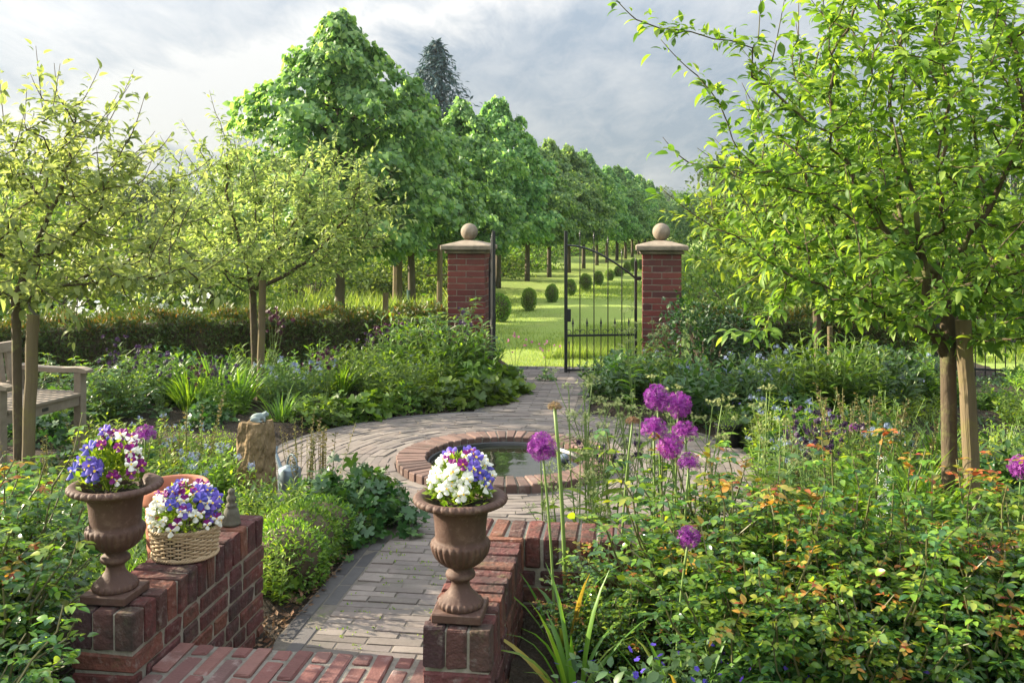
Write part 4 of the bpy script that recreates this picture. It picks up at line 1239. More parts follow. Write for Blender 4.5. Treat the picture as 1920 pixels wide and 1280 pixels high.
def yew_hedge(pts, h, w, label, seed, n, bronze, front=-1):
    r = rs(seed); t = empty('yew_hedge', (pts[0][0], pts[0][1], 0)); tag(t, label, 'hedge')
    P = np.array(pts, float) - np.array(pts[0]); seg = np.linalg.norm(np.diff(P, axis=0), axis=1); cum = np.concatenate([[0], np.cumsum(seg)]); L_ = cum[-1]
    def pt(s):
        x = np.interp(s, cum, P[:, 0]); y = np.interp(s, cum, P[:, 1]); i = np.clip(np.searchsorted(cum, s) - 1, 0, len(seg) - 1)
        tg = norm(np.diff(P, axis=0))[i]; return np.stack([x, y], -1), np.stack([-tg[..., 1], tg[..., 0]], -1)
    core = MB(); ss = np.linspace(0, L_, 40); c, nn = pt(ss)
    prof = [(-.42, 0), (-.42, .86), (.42, .86), (.42, 0)]
    V = np.concatenate([np.concatenate([c + nn * (u * w), np.full((40, 1), v * h)], 1) for u, v in prof])
    j = np.arange(39); fs = []
    for k in range(3): fs.append(np.stack([k * 40 + j, k * 40 + j + 1, (k + 1) * 40 + j + 1, (k + 1) * 40 + j], 1))
    fs += [np.array([[0, 40, 80, 120], [39, 79, 119, 159]])]
    core.add(V, fs); core.build('twigs', M['bark'], t)
    mb = MB(); s = r.uniform(0, L_, n); c, nn = pt(s); which = r.choice(3, n, p=[.45, .1, .45])
    bump = .035 * np.sin(s * 7 + seed) + .03 * np.sin(s * 17) + r.normal(0, .03, n)
    u = np.where(which == 0, -front * .5, np.where(which == 1, front * .5, r.uniform(-.5, .5, n))); z = np.where(which == 2, 1.0, r.uniform(0.0, 1.0, n) ** .8)
    pos = np.concatenate([c + nn * (u * w + np.sign(u) * (which < 2) * bump)[:, None], (z * h * .97 + (which == 2) * bump)[:, None]], 1)
    nv = np.where((which == 2)[:, None], np.array([0, 0, 1.0]), np.concatenate([nn * np.sign(u)[:, None], np.zeros((n, 1))], 1))
    leaf_skin(mb, pos, nv, r, NEEDLE, .055, 0, 1.0); mb.build('foliage', M['yew'], t)
    mb = MB(); m_ = int(n * bronze); s = r.uniform(0, L_, m_); c, nn = pt(s); u = np.clip(r.normal(0, .38, m_), -.54, .54)
    z = h * (1.0 - .18 * np.clip((np.abs(u) - .4) / .14, 0, 1) * r.uniform(0, 1, m_)) + .035 * np.sin(s * 7 + seed) + .03 * np.sin(s * 17) + r.normal(.0, .012, m_)
    pos = np.concatenate([c + nn * (u * w)[:, None], z[:, None]], 1)
    leaf_skin(mb, pos, np.tile([0, 0, 1.0], (m_, 1)), r, NEEDLE, .042, 0, .6, .2); mb.build('new_growth', M['bronze'], t)
yew_hedge([(-.72, 9.75), (-2.2, 9.55), (-3.6, 9.3), (-4.6, 8.6), (-5.4, 7.4), (-6.2, 5.8)], .62, .5, 'clipped yew hedge with bronze tips behind the garden seat', 301, 46000, .2)
yew_hedge([(1.9, 9.6), (3.0, 9.3), (4.0, 9.0)], .62, .5, 'dark yew hedge behind the large crab apple tree', 302, 15000, .25, 1)

def clipped(name, seed, rx, rz, n, leaf, mat, core=True):
    r = rs(seed); t = empty(name); v = norm(r.normal(0, 1, (n, 3))); k = r.uniform(.86, 1.03, n) + .05 * np.sin(v[:, 0] * 5 + seed) * np.cos(v[:, 2] * 6)
    pos = v * k[:, None] * np.array([rx, rx, rz]) + np.array([0, 0, rz * .96]); pos = pos[pos[:, 2] > -.01]; v = v[:len(pos)]
    nv = norm(pos - np.array([0, 0, rz]))
    mb = MB(); leaf_skin(mb, pos, nv, r, LEAF_SMALL, leaf, 0, .7); mb.build('foliage', M[mat], t)
    mb = MB(); lathe(mb, [(rx * .84 * math.sin(u), rz - rz * .84 * math.cos(u)) for u in np.linspace(.05, PI - .05, 12)], 20); tube(mb, [(0, 0, -.02), (0, 0, rz * .5)], .025, 6); mb.build('twigs', M['bark'], t, smooth=True)
    return t
BB = [Proto(clipped('box_topiary', 311, .16, .225, 3200, .028, 'box')), Proto(clipped('box_topiary', 312, .155, .235, 3200, .028, 'box'))]
for k in range(14):
    D = 14.7 + 1.95 * k
    o = BB[k % 2].put(-4.0 + .259 * D, D, 0.0, k * 1.3, (lambda q: (q * R_.uniform(.86, 1.1), q * R_.uniform(.86, 1.1), q * R_.uniform(.84, 1.12)))(1.1 if k == 0 else R_.uniform(.78, .95)),
        'egg-shaped clipped box half hidden by the open gate leaf' if k == 0 else 'egg-shaped clipped box bush in the curving row on the lawn', 'clipped box bushes on the lawn', 'shrub')

# ---- loose bushes and trees beyond the garden
def bush(name, seed, R, H, leaf, n, mat, tmpl=None, stems=True, clump=26, flowers=None):
    r = rs(seed); t = empty(name); nc = max(8, n // clump)
    v = norm(r.normal(0, 1, (nc, 3))); v[:, 2] = np.abs(v[:, 2]); k = r.uniform(.45, 1.0, nc) ** .5 * (1 + .25 * np.sin(v[:, 0] * 4 + seed) + .15 * np.sin(v[:, 1] * 7 + seed))
    cc = v * k[:, None] * np.array([R, R, H * .95])
    pos = np.repeat(cc, clump, 0) + r.normal(0, 1, (nc * clump, 3)) * np.array([R * .13, R * .13, H * .09]); pos[:, 2] = np.abs(pos[:, 2])
    d = norm(pos - np.array([0, 0, H * .2])) * .7 + r.normal(0, .6, pos.shape); d[:, 2] += .1
    mb = MB(); scatter(mb, tmpl or LEAF_FAR, pos, d, np.array([0, 0, 1.]) + r.normal(0, .5, pos.shape), leaf * r.uniform(.6, 1.3, len(pos))); mb.build('foliage', M[mat], t)
    if stems:
        mb = MB()
        for c in cc[::3]: tube(mb, [(c[0] * .1, c[1] * .1, -.02), (c[0] * .5, c[1] * .5, c[2] * .6), tuple(c)], [.02 * R + .004, .012 * R + .003, .003], 4)
        mb.build('branches', M['bark_grey'], t)
    if flowers:
        mb = MB(); f = pos[r.permutation(len(pos))[:flowers[1]]] * 1.04; f = np.repeat(f, 6, 0) + r.normal(0, flowers[2] * .6, (len(f) * 6, 3))
        dd = r.normal(0, 1, f.shape); scatter(mb, FLOWER5, f, dd, norm(f) + r.normal(0, .4, f.shape), flowers[2] * r.uniform(.8, 1.2, len(f))); mb.build('blossoms', M[flowers[0]], t)
    return t

def far_tree(name, seed, h, R, z0, leaf, n, mat):
    r = rs(seed); t = empty(name); clump = 22; nc = n // clump
    v = norm(r.normal(0, 1, (nc, 3))); k = r.uniform(.3, 1, nc) ** .45 * (1 + .22 * np.sin(v[:, 0] * 5 + seed) + .18 * np.cos(v[:, 2] * 6 + seed))
    cen = np.array([0, 0, (h + z0) / 2]); cc = cen + v * k[:, None] * np.array([R, R, (h - z0) / 2])
    pos = np.repeat(cc, clump, 0) + r.normal(0, R * .11, (nc * clump, 3))
    d = norm(pos - cen) * .6 + r.normal(0, .6, pos.shape); d[:, 2] -= .2
    mb = MB(); scatter(mb, LEAF_FAR, pos, d, np.array([0, 0, 1.]) + r.normal(0, .5, pos.shape), leaf * r.uniform(.6, 1.3, len(pos))); mb.build('crown', M[mat], t)
    mb = MB(); tube(mb, [(0, 0, -.1), (.02 * h, 0, h * .4), (0, .02 * h, h * .8)], [.025 * h, .018 * h, .006 * h], 8)
    for c in cc[::5]: tube(mb, [(0, 0, z0 + .25 * (c[2] - z0)), tuple(cen * .3 + c * .7), tuple(c)], [.008 * h, .005 * h, .002 * h], 4)
    mb.build('trunk', M['bark_grey'], t); return t

def conifer(seed, h, R, label, x, y):
    r = rs(seed); t = empty('blue_conifer', (x, y, 0)); tag(t, label, 'tree')
    mbt = MB(); tube(mbt, [(0, 0, 0), (0, 0, h * .98)], [.2, .02], 8)
    pos, d = [], []
    nb = 330
    for k in range(nb):
        q = (k + r.uniform(0, 1)) / nb; z = h * (.12 + .88 * q); a = k * 2.399 + r.normal(0, .2); L_ = R * (1 - q) ** .8 * r.uniform(.7, 1.15) + .12
        dirv = np.array([math.cos(a), math.sin(a), .15]); m_ = int(14 + 40 * (1 - q))
        s = r.uniform(.1, 1, m_); p = np.array([0, 0, z]) + dirv * (s * L_)[:, None]; p[:, 2] -= .28 * L_ * s ** 2; p += r.normal(0, .07 * L_, p.shape)
        pos.append(p); d.append(dirv * .6 + r.normal(0, .35, p.shape) + np.array([0, 0, -.35]))
        if k % 3 == 0: tube(mbt, [(0, 0, z), tuple(np.array([0, 0, z - .2 * L_]) + dirv * L_ * .9)], [.03, .008], 4)
    mbt.build('trunk', M['bark'], t); pos = np.concatenate(pos); d = np.concatenate(d); n = len(pos)
    mb = MB(); scatter(mb, T_leaf(.34, 2, .1, .25, .8), pos, d, np.array([0, 0, 1.]) + r.normal(0, .3, (n, 3)), .38 * r.uniform(.6, 1.2, n)); mb.build('crown', M['blue_needle'], t)
x, y, _ = at(818, 45)
conifer(321, 10.9, 4.2, 'dark blue-grey conifer rising behind the lime trees', x, y)

FB = [Proto(bush('meadow_bush', 331 + i, 1.0, 1.0, .085, 2600, 'bush')) for i in range(3)]
FT = [Proto(far_tree('far_tree', 341 + i, 4.0, 1.5, .5, .16, 5200, 'far')) for i in range(3)]
R_ = rs(17)
def bushes(lst, label, group):
    for i, (px, D, s, h) in enumerate(lst):
        x, y, _ = at(px, D); FB[i % 3].put(x, y, -.03, R_.uniform(0, 6), (s, s, h), label, group, 'bush')
bushes([(590, 19, 1.0, 1.0), (670, 21, 1.2, 1.15), (740, 20, 1.1, 1.0), (800, 22, 1.2, 1.35), (850, 19, .8, 1.0), (560, 25, 1.5, 1.4), (700, 27, 1.6, 1.4), (870, 27, 1.4, 1.6), (930, 30, 1.3, 1.5), (980, 34, 1.3, 1.5)],
       'pale green loose bush in the fruit patch behind the lime tree trunks', 'bushes behind the lime trunks')
bushes([(-120, 12, 1.3, 1.9), (20, 13, 1.4, 1.9), (130, 12, 1.1, 1.4), (210, 15, 1.3, 1.7), (300, 17, 1.3, 1.5), (390, 16, 1.1, 1.1), (430, 21, 1.6, 1.8), (250, 22, 1.8, 2.3), (100, 20, 1.8, 2.4), (-40, 20, 1.9, 2.6), (500, 24, 1.4, 1.4), (-220, 16, 1.8, 2.2)],
       'tall loose bush beyond the yew hedge on the seat side', 'bushes beyond the left hedge')
bushes([(1300, 22, 1.0, 1.1), (1350, 18, 1.0, 1.2), (1390, 13, .7, .95), (1450, 14, .9, 1.1), (1500, 12.5, .8, .9), (1560, 15, 1.1, 1.4), (1620, 13, .9, 1.1), (1690, 12, .8, 1.0), (1760, 14, 1.2, 1.5), (1850, 13, 1.1, 1.2), (1940, 13, 1.2, 1.5), (1500, 20, 1.6, 2.0), (1640, 20, 1.6, 2.2), (1780, 21, 1.8, 2.4), (1920, 20, 1.8, 2.3), (2060, 16, 1.8, 2.3), (1430, 28, 1.8, 2.2)],
       'yellow-green bush behind the yew hedge on the crab apple side', 'bushes beyond the right hedge')
def far_trees(lst, label, group):
    for i, (px, D, s, h) in enumerate(lst):
        x, y, _ = at(px, D); FT[i % 3].put(x, y, (D - 90) * .006 if D > 90 else -.05, R_.uniform(0, 6), (s, s, h), label, group, 'tree')
bushes([(945, 44, 1.5, 1.5), (1000, 47, 1.6, 1.3), (1055, 50, 1.7, 1.5), (1105, 52, 1.6, 1.3), (1150, 55, 1.8, 1.5), (1195, 57, 1.8, 1.6), (1235, 58, 1.9, 1.7)], 'low hazy bush closing the far end of the lawn', 'bushes at the end of the lawn')
far_trees([(40, 34, 1.0, .95), (150, 38, 1.1, 1.0), (260, 40, 1.0, .95), (340, 44, 1.0, 1.0), (440, 48, 1.1, 1.0), (-80, 30, 1.2, 1.1), (520, 55, 1.2, 1.1), (-200, 34, 1.3, 1.2)], 'hazy round tree far beyond the left meadow', 'distant trees on the left')
far_trees([(1285, 62, 1.0, .95), (1325, 52, 1.0, 1.0), (1380, 36, .9, 1.15), (1440, 40, 1.1, 1.2), (1540, 36, 1.2, 1.3), (1660, 38, 1.3, 1.4), (1780, 35, 1.3, 1.4), (1900, 38, 1.3, 1.4), (2050, 36, 1.4, 1.5)], 'pale hazy tree beyond the right-hand meadow', 'distant trees on the right')
far_trees([(1236, 150, 2.0, 1.75), (1252, 152, 2.1, 1.9), (1272, 156, 2.0, 1.5)], 'bluish far tree on the rise past the end of the avenue', 'trees on the far rise')
def far_wood():
    r = rs(55); mb = MB(); n = 9000
    x = r.uniform(-190, 190, n); base = 140 + 12 * np.sin(x * .03); hh = 4.2 + 1.4 * np.sin(x * .11) + 1.0 * np.sin(x * .37 + 1) + .7 * np.sin(x * .9)
    z = r.uniform(0, 1, n) ** .7 * hh + .4; pos = np.stack([x, base + r.normal(0, 2.2, n), z], 1)
    scatter(mb, LEAF_FAR, pos, r.normal(0, 1, (n, 3)), r.normal(0, 1, (n, 3)), r.uniform(.9, 2.0, n)); o = mb.build('woods', M['far']); tag(o, kind='stuff')
far_wood()

t = bush('rhododendron', 361, .85, 1.12, .075, 1700, 'mid', LEAF_OVATE, True, 20, ('white', 110, .06))
x, y, _ = at(235, 10.6); t.location = (x, y, -.05); tag(t, 'white-flowering rhododendron showing above the yew hedge', 'shrub')
t = bush('evergreen_bush', 362, .46, .98, .045, 3400, 'bush_dark', LEAF_OVATE, True, 26)
x, y, _ = at(1322, 8.35); t.location = (x, y, -.03); tag(t, 'dark dense rounded evergreen bush in front of the gate pillar', 'shrub')

def posts():
    for px, D, h, cross, lab in ((722, 13.6, .55, 0, 'short dark wooden post in the meadow behind the hedge'), (745, 17.5, 1.15, 1, 'thick stump-like wooden post among the fruit bushes'), (824, 15, 1.25, 2, 'thin dark post with two crosspieces beside the brick pillar'), (427 + 140, 20, 1.15, 0, 'slim grey post in the meadow left of the first lime trunk')):
        x, y, _ = at(px, D); t = empty('wooden_post', (x, y, 0)); tag(t, lab, 'post')
        mb = MB(); w = .05 if cross != 1 else .1; tube(mb, [(0, 0, -.05), (.01, 0, h)], [w, w * .85], 8); mb.build('post', M['stake'], t)
        for k in range(cross):
            mb = MB(); tube(mb, [(-.22, 0, h - .1 - k * .42), (.22, 0, h - .08 - k * .42)], .018, 6); mb.build('crosspiece', M['stake'], t)
posts()

# ---- grass
def grass():
    r = rs(71); mb = MB()
    def blades(n, xf, D0, D1, h, w, mat=0):
        D = D0 + (D1 - D0) * r.uniform(0, 1, n) ** 1.6; x = xf(D, r.uniform(0, 1, n)); hh = h * r.uniform(.4, 1.2, n) * (1 + .5 * np.sin(x * 2.1) * np.sin(D * 1.3))
        keep = (x * ST + D * CT > 9.8); D, x, hh = D[keep], x[keep], hh[keep]; n = len(D)
        a = r.uniform(0, 2 * PI, n); ww = w * (D / D0) ** .9 * r.uniform(.6, 1.3, n)
        lean = hh * r.uniform(.1, .8, n); b = r.uniform(0, 2 * PI, n)
        p0 = np.stack([x - ww * np.cos(a), D - ww * np.sin(a), 0 * x - .02], 1); p1 = np.stack([x + ww * np.cos(a), D + ww * np.sin(a), 0 * x - .02], 1)
        p2 = np.stack([x + lean * np.cos(b), D + lean * np.sin(b), hh], 1); V = np.stack([p0, p1, p2], 1).reshape(-1, 3)
        mb.add(V, [np.arange(3 * n).reshape(-1, 3)], mat)
    blades(52000, lambda D, u: -1.0 + u * 2.6 + .20 * (D - 9) * (u * 1.2 + .2) - .02 * D, 9.75, 26, .028, .004)
    blades(30000, lambda D, u: (-4.2 + .259 * D) + u * 5.0, 13, 55, .035, .006)
    blades(9000, lambda D, u: .3 + u * 1.3 + .18 * (D - 10), 10.5, 14.0, .10, .005)
    blades(26000, lambda D, u: -9 + u * 7 + .05 * D, 11.0, 34, .28, .009)
    blades(20000, lambda D, u: 2.2 + u * 6 + .15 * (D - 10), 10.2, 30, .22, .008)
    tag(mb.build('grass', M['grass']), kind='stuff')
grass()

# ------------------------------------------------------------------ garden plants (kinds)
def blades_into(mb, r, n, R0, L, w, th0, droop, m=0, seg=7):
    a = r.uniform(0, 2 * PI, n); b0 = r.uniform(0, R0, n) ** 1.0; Ls = L * r.uniform(.6, 1.1, n)
    t0 = np.abs(r.normal(th0, th0 * .5, n)); dr = droop * r.uniform(.3, 1.3, n)
    s = np.linspace(0, 1, seg); th = t0[:, None] + dr[:, None] * s[None] ** 1.7
    dx = np.sin(th); dz = np.cos(th); ds = (Ls / (seg - 1))[:, None]
    h = np.concatenate([np.zeros((n, 1)), np.cumsum((dx[:, 1:] + dx[:, :-1]) / 2 * ds, 1)], 1) + b0[:, None]
    z = np.concatenate([np.zeros((n, 1)), np.cumsum((dz[:, 1:] + dz[:, :-1]) / 2 * ds, 1)], 1)
    tw = a + r.normal(0, .12, n)
    c = np.stack([h * np.cos(a)[:, None], h * np.sin(a)[:, None], z], 2)
    side = np.stack([-np.sin(tw), np.cos(tw), r.normal(0, .25, n)], 1)
    prof = np.minimum(1, (1 - s) * 2.2) ** .8 * (.55 + .45 * np.minimum(1, s * 4)) ; prof[-1] = .04
    hw = (w / 2 * r.uniform(.7, 1.2, n))[:, None] * prof[None]
    fold = np.stack([dz * np.cos(a)[:, None], dz * np.sin(a)[:, None], -dx], 2) * (hw * .35)[:, :, None]
    A = c - side[:, None] * hw[:, :, None] + fold; B = c + side[:, None] * hw[:, :, None] + fold
    V = np.stack([A, c, B], 2).reshape(n, -1, 3); k = seg * 3
    q = []
    for i in range(seg - 1):
        b = i * 3; q += [(b, b + 1, b + 4, b + 3), (b + 1, b + 2, b + 5, b + 4)]
    Q = (np.array(q)[None] + (np.arange(n) * k)[:, None, None]).reshape(-1, 4)
    mb.add(V.reshape(-1, 3), [Q], m)

def strap_plant(name, seed, n, L, w, th0, droop, mat, R0=.06):
    r = rs(seed); t = empty(name); mb = MB(); blades_into(mb, r, n, R0, L, w, th0, droop)
    mb.build('foliage', M[mat], t, smooth=True); return t

def leafy(name, seed, nst, H, spread, leaf, per, mat, tmpl=LEAF_LANCE, flower=None, lean=.25, elev=.35, smat='stem', branch=0):
    """clump of upright leafy stems; flower = (material, template, size, per stem, cluster radius, share of stems)"""
    r = rs(seed); t = empty(name); sm = MB(); pos, dr, sz = [], [], []; fp, fn = [], []
    for k in range(nst):
        a = r.uniform(0, 2 * PI); q = math.sqrt(r.uniform(0, 1)); b = np.array([q * spread * .55 * math.cos(a), q * spread * .55 * math.sin(a), -.01])
        h = H * r.uniform(.65, 1.08) * (1 - .25 * q); tip = b + np.array([math.cos(a), math.sin(a), 0]) * (q * lean * h + r.normal(0, .04)) + np.array([r.normal(0, .03), r.normal(0, .03), h])
        s = np.linspace(0, 1, 5)[:, None]; pts = b + (tip - b) * s + np.array([math.cos(a), math.sin(a), 0]) * (.05 * h * (s ** 2 - s))
        tube(sm, pts, np.linspace(.0035, .0018, 5), 3)
        for i in range(per):
            u = .12 + .88 * (i + r.uniform(0, 1)) / per; p = b + (tip - b) * u; aa = i * 2.4 + r.normal(0, .3) + k
            el = elev + .5 * u + r.normal(0, .2)
            pos.append(p); dr.append((math.cos(aa) * math.cos(el), math.sin(aa) * math.cos(el), math.sin(el))); sz.append(leaf * (1 - .45 * u ** 2) * r.uniform(.75, 1.15))
        if flower and r.rand() < flower[5]:
            nf = flower[3]; v = norm(r.normal(0, 1, (nf, 3))); v[:, 2] = np.abs(v[:, 2]) * 1.0
            fp.append(tip + v * flower[4] * r.uniform(.4, 1, (nf, 1)) * np.array([1, 1, 1.3])); fn.append(v)
    sm.build('stems', M[smat], t)
    pos = np.array(pos); dr = np.array(dr); n = len(pos)
    mb = MB(); scatter(mb, tmpl, pos, dr, np.array([0, 0, 1.]) + r.normal(0, .25, (n, 3)), np.array(sz)); mb.build('foliage', M[mat], t, smooth=True)
    if fp:
        fp = np.concatenate(fp); fn = np.concatenate(fn) + r.normal(0, .3, fp.shape); dd = r.normal(0, 1, fp.shape)
        mb = MB(); scatter(mb, flower[1], fp, dd, fn, flower[2] * r.uniform(.7, 1.2, len(fp))); mb.build('blossoms', M[flower[0]], t)
    return t

def mound(name, seed, R, H, n, leaf, mat, tmpl=PALM, flower=None):
    r = rs(seed); t = empty(name); v = norm(r.normal(0, 1, (n, 3))); v[:, 2] = np.abs(v[:, 2]); k = r.uniform(.5, 1.05, n) ** .6 * (1 + .14 * np.sin(v[:, 0] * 5 + seed) + .12 * np.cos(v[:, 1] * 6))
    pos = v * k[:, None] * np.array([R, R, H]) + np.array([0, 0, .01])
    out = norm(v * np.array([1, 1, .9])); up = out * .7 + np.array([0, 0, .75]) + r.normal(0, .28, (n, 3)); d = out * np.array([1, 1, 0]) + np.array([0, 0, -.15]) + r.normal(0, .6, (n, 3))
    mb = MB(); scatter(mb, tmpl, pos, d, up, leaf * r.uniform(.6, 1.2, n)); mb.build('foliage', M[mat], t, smooth=True)
    sm = MB()
    for i in range(0, n, 9): p = pos[i]; tube(sm, [(p[0] * .15, p[1] * .15, 0), (p[0] * .6, p[1] * .6, p[2] * .6), tuple(p)], .0016, 3)
    sm.build('stems', M['stem'], t)
    if flower:
        m_ = flower[3]; q = r.permutation(n)[:m_]; p = pos[q] * np.array([1.02, 1.02, 1.1]) + np.array([0, 0, .02])
        mb = MB(); scatter(mb, flower[1], p, r.normal(0, 1, (m_, 3)), out[q] + np.array([0, -.4, .4]), flower[2] * r.uniform(.8, 1.2, m_)); mb.build('blossoms', M[flower[0]], t)
    return t

def columbine(name, seed, nst, H, mat, fsize=.035, per=4):
    """thin branching stems with nodding dark flowers over small foliage"""
    r = rs(seed); t = empty(name); sm = MB(); fp = []; 
    for k in range(nst):
        a = r.uniform(0, 2 * PI); h = H * r.uniform(.7, 1.05); tip = np.array([.12 * math.cos(a) * r.rand(), .12 * math.sin(a) * r.rand(), h])
        tube(sm, [(0, 0, 0), tuple(tip * np.array([.4, .4, .55])), tuple(tip)], [.003, .0024, .0015], 3)
        for i in range(per):
            e = tip + r.normal(0, .035, 3); base = tip * r.uniform(.72, .98); tube(sm, [tuple(base), tuple(e)], .0012, 3); fp.append(e)
    sm.build('stems', M['stem'], t)
    fp = np.repeat(np.array(fp), 3, 0); n = len(fp); fp = fp + r.normal(0, .004, fp.shape)
    mb = MB(); scatter(mb, T_flower(5, .55, 1.1), fp, r.normal(0, 1, (n, 3)), r.normal(0, .5, (n, 3)) + (0, -.6, -.3), fsize * r.uniform(.7, 1.2, n)); mb.build('blossoms', M[mat], t)
    m_ = 60; v = norm(r.normal(0, 1, (m_, 3))); v[:, 2] = np.abs(v[:, 2]); mb = MB(); scatter(mb, PALM, v * np.array([.12, .12, .16]) * r.uniform(.5, 1, (m_, 1)), r.normal(0, 1, (m_, 3)), v + (0, 0, .8), .05 * r.uniform(.7, 1.2, m_)); mb.build('foliage', M['bluegreen'], t)
    return t

def seed_spikes(name, seed, nst, H):
    r = rs(seed); t = empty(name); sm = MB(); pos, d = [], []
    for k in range(nst):
        b = r.normal(0, .05, 2); h = H * r.uniform(.75, 1.1); tip = np.array([b[0] * 2.2, b[1] * 2.2, h]); b3 = np.array([b[0], b[1], 0])
        tube(sm, [tuple(b3), tuple((b3 + tip) / 2 + r.normal(0, .006, 3)), tuple(tip)], [.0028, .0024, .0012], 3)
        m_ = 26
        for i in range(m_):
            u = .35 + .65 * i / m_; a = i * 2.4; pos.append(b3 + (tip - b3) * u); d.append((math.cos(a), math.sin(a), .5))
    sm.build('stems', M['dry'], t); mb = MB(); scatter(mb, T_leaf(.7, 2, .6, -.2, .7), np.array(pos), np.array(d), r.normal(0, 1, (len(pos), 3)), .017 * r.uniform(.6, 1.2, len(pos))); mb.build('seed_sprays', M['dry'], t); return t

def umbel_plant(name, seed, nst, H, mat='umbel'):
    r = rs(seed); t = empty(name); sm = MB(); lf = MB(); fp = []; lp, ld = [], []
    for k in range(nst):
        a = r.uniform(0, 2 * PI); b = np.array([.05 * math.cos(a), .05 * math.sin(a), 0]); h = H * r.uniform(.65, 1.05); tip = b + np.array([.10 * math.cos(a) * r.rand(), .10 * math.sin(a) * r.rand(), h])
        tube(sm, [tuple(b), tuple(b * .5 + tip * .5 + r.normal(0, .01, 3)), tuple(tip)], [.0035, .003, .0022], 4)
        ends = [tip]
        for i in range(3):
            u = r.uniform(.5, .85); p = b + (tip - b) * u; e = p + np.array([r.normal(0, .06), r.normal(0, .06), r.uniform(.07, .16)]); tube(sm, [tuple(p), tuple((p + e) / 2 + (0, 0, -.01)), tuple(e)], .0017, 3); ends.append(e)
        for e in ends:
            for i in range(7):
                v = np.array([r.normal(0, .016), r.normal(0, .016), r.uniform(.014, .028)]); tube(sm, [tuple(e), tuple(e + v)], .0008, 3); fp.append(e + v)
        for i in range(7):
            u = r.uniform(.08, .8); lp.append(b + (tip - b) * u); aa = r.uniform(0, 6.3); ld.append((math.cos(aa), math.sin(aa), .6))
    sm.build('stems', M['stem'], t); fp = np.repeat(np.array(fp), 3, 0); n = len(fp)
    mb = MB(); scatter(mb, STAR, fp + r.normal(0, .004, fp.shape), r.normal(0, 1, (n, 3)), r.normal(0, .5, (n, 3)) + (0, 0, 1), .011); mb.build('blossoms', M[mat], t)
    scatter(lf, LEAF_LANCE, np.array(lp), np.array(ld), np.array([0, 0, 1.]) + r.normal(0, .3, (len(lp), 3)), .09 * r.uniform(.6, 1.2, len(lp))); lf.build('foliage', M['lime'], t); return t

def rose_bush(name, seed, H, R, ncane, leaf, tips=True, mat='rose'):
    r = rs(seed); t = empty(name); sm = MB(); P, Dv, U, S = [], [], [], []; tp, td, ts = [], [], []; gp, gd, gs = [], [], []
    for k in range(ncane):
        a = r.uniform(0, 2 * PI); q = math.sqrt(r.uniform(.02, 1)); h = H * r.uniform(.5, 1.1) * (1.08 - .3 * q) * (1.28 if r.rand() < .16 else 1)
        end = np.array([q * R * math.cos(a), q * R * math.sin(a), h]); n = 7; s = np.linspace(0, 1, n)
        pts = np.stack([end[0] * s ** .9, end[1] * s ** .9, h * s ** .85], 1) + np.concatenate([[[0, 0, 0]], r.normal(0, .012, (n - 1, 3))])
        tube(sm, pts, np.linspace(.0055, .002, n), 4)
        has_tip = tips and r.rand() < .3
        m_ = int(19 * h / .5)
        for i in range(m_):
            u = .10 + .9 * (i + r.uniform(0, 1)) / m_; f = u * (n - 1); j = min(int(f), n - 2); p = pts[j] + (pts[j + 1] - pts[j]) * (f - j)
            aa = i * 2.4 + k + r.normal(0, .4); out = np.array([math.cos(aa), math.sin(aa), r.uniform(.0, .5)]); L_ = leaf * r.uniform(1.6, 2.6) * (1 - .4 * u); side = np.array([-math.sin(aa), math.cos(aa), 0])
            red = has_tip and u > .86 and r.rand() < .85; young = (not red) and u > r.uniform(.62, 1.25) and h > H * .7; sag = np.array([0, 0, -.25])
            for (x, sd, sc0) in ((.35, 1, .8), (.35, -1, .8), (.68, 1, .95), (.68, -1, .95), (1, 0, 1.05)):
                pp = p + out * L_ * x + sag * L_ * x * x; dd = out * (.55 if sd else 1) + side * sd * .8 + sag * .5 + r.normal(0, .15, 3)
                z = leaf * sc0 * r.uniform(.75, 1.15) * (.75 if red else 1)
                (tp if red else gp if young else P).append(pp); (td if red else gd if young else Dv).append(dd); (ts if red else gs if young else S).append(z)
        if has_tip:
            for i in range(7):
                aa = i * 2.4; el = r.uniform(-.3, .9); tp.append(pts[-1] - (pts[-1] - pts[-2]) * r.uniform(0, .9)); td.append((math.cos(aa) * math.cos(el), math.sin(aa) * math.cos(el), math.sin(el))); ts.append(leaf * r.uniform(.6, 1.15))
    sm.build('canes', M['cane'], t)
    n = len(P); mb = MB(); scatter(mb, LEAF_OVATE, np.array(P), np.array(Dv), np.array([0, 0, 1.]) + r.normal(0, .3, (n, 3)), np.array(S)); mb.build('foliage', M[mat], t, smooth=True)
    if gp:
        n = len(gp); mb = MB(); scatter(mb, LEAF_OVATE, np.array(gp), np.array(gd), np.array([0, 0, 1.]) + r.normal(0, .35, (n, 3)), np.array(gs)); mb.build('fresh_foliage', M['rose_fresh'], t, smooth=True)
    if tp:
        n = len(tp); mb = MB(); scatter(mb, LEAF_OVATE, np.array(tp), np.array(td), np.array([0, 0, 1.]) + r.normal(0, .4, (n, 3)), np.array(ts)); mb.build('young_leaves', M['rose_tip'], t, smooth=True)
    return t

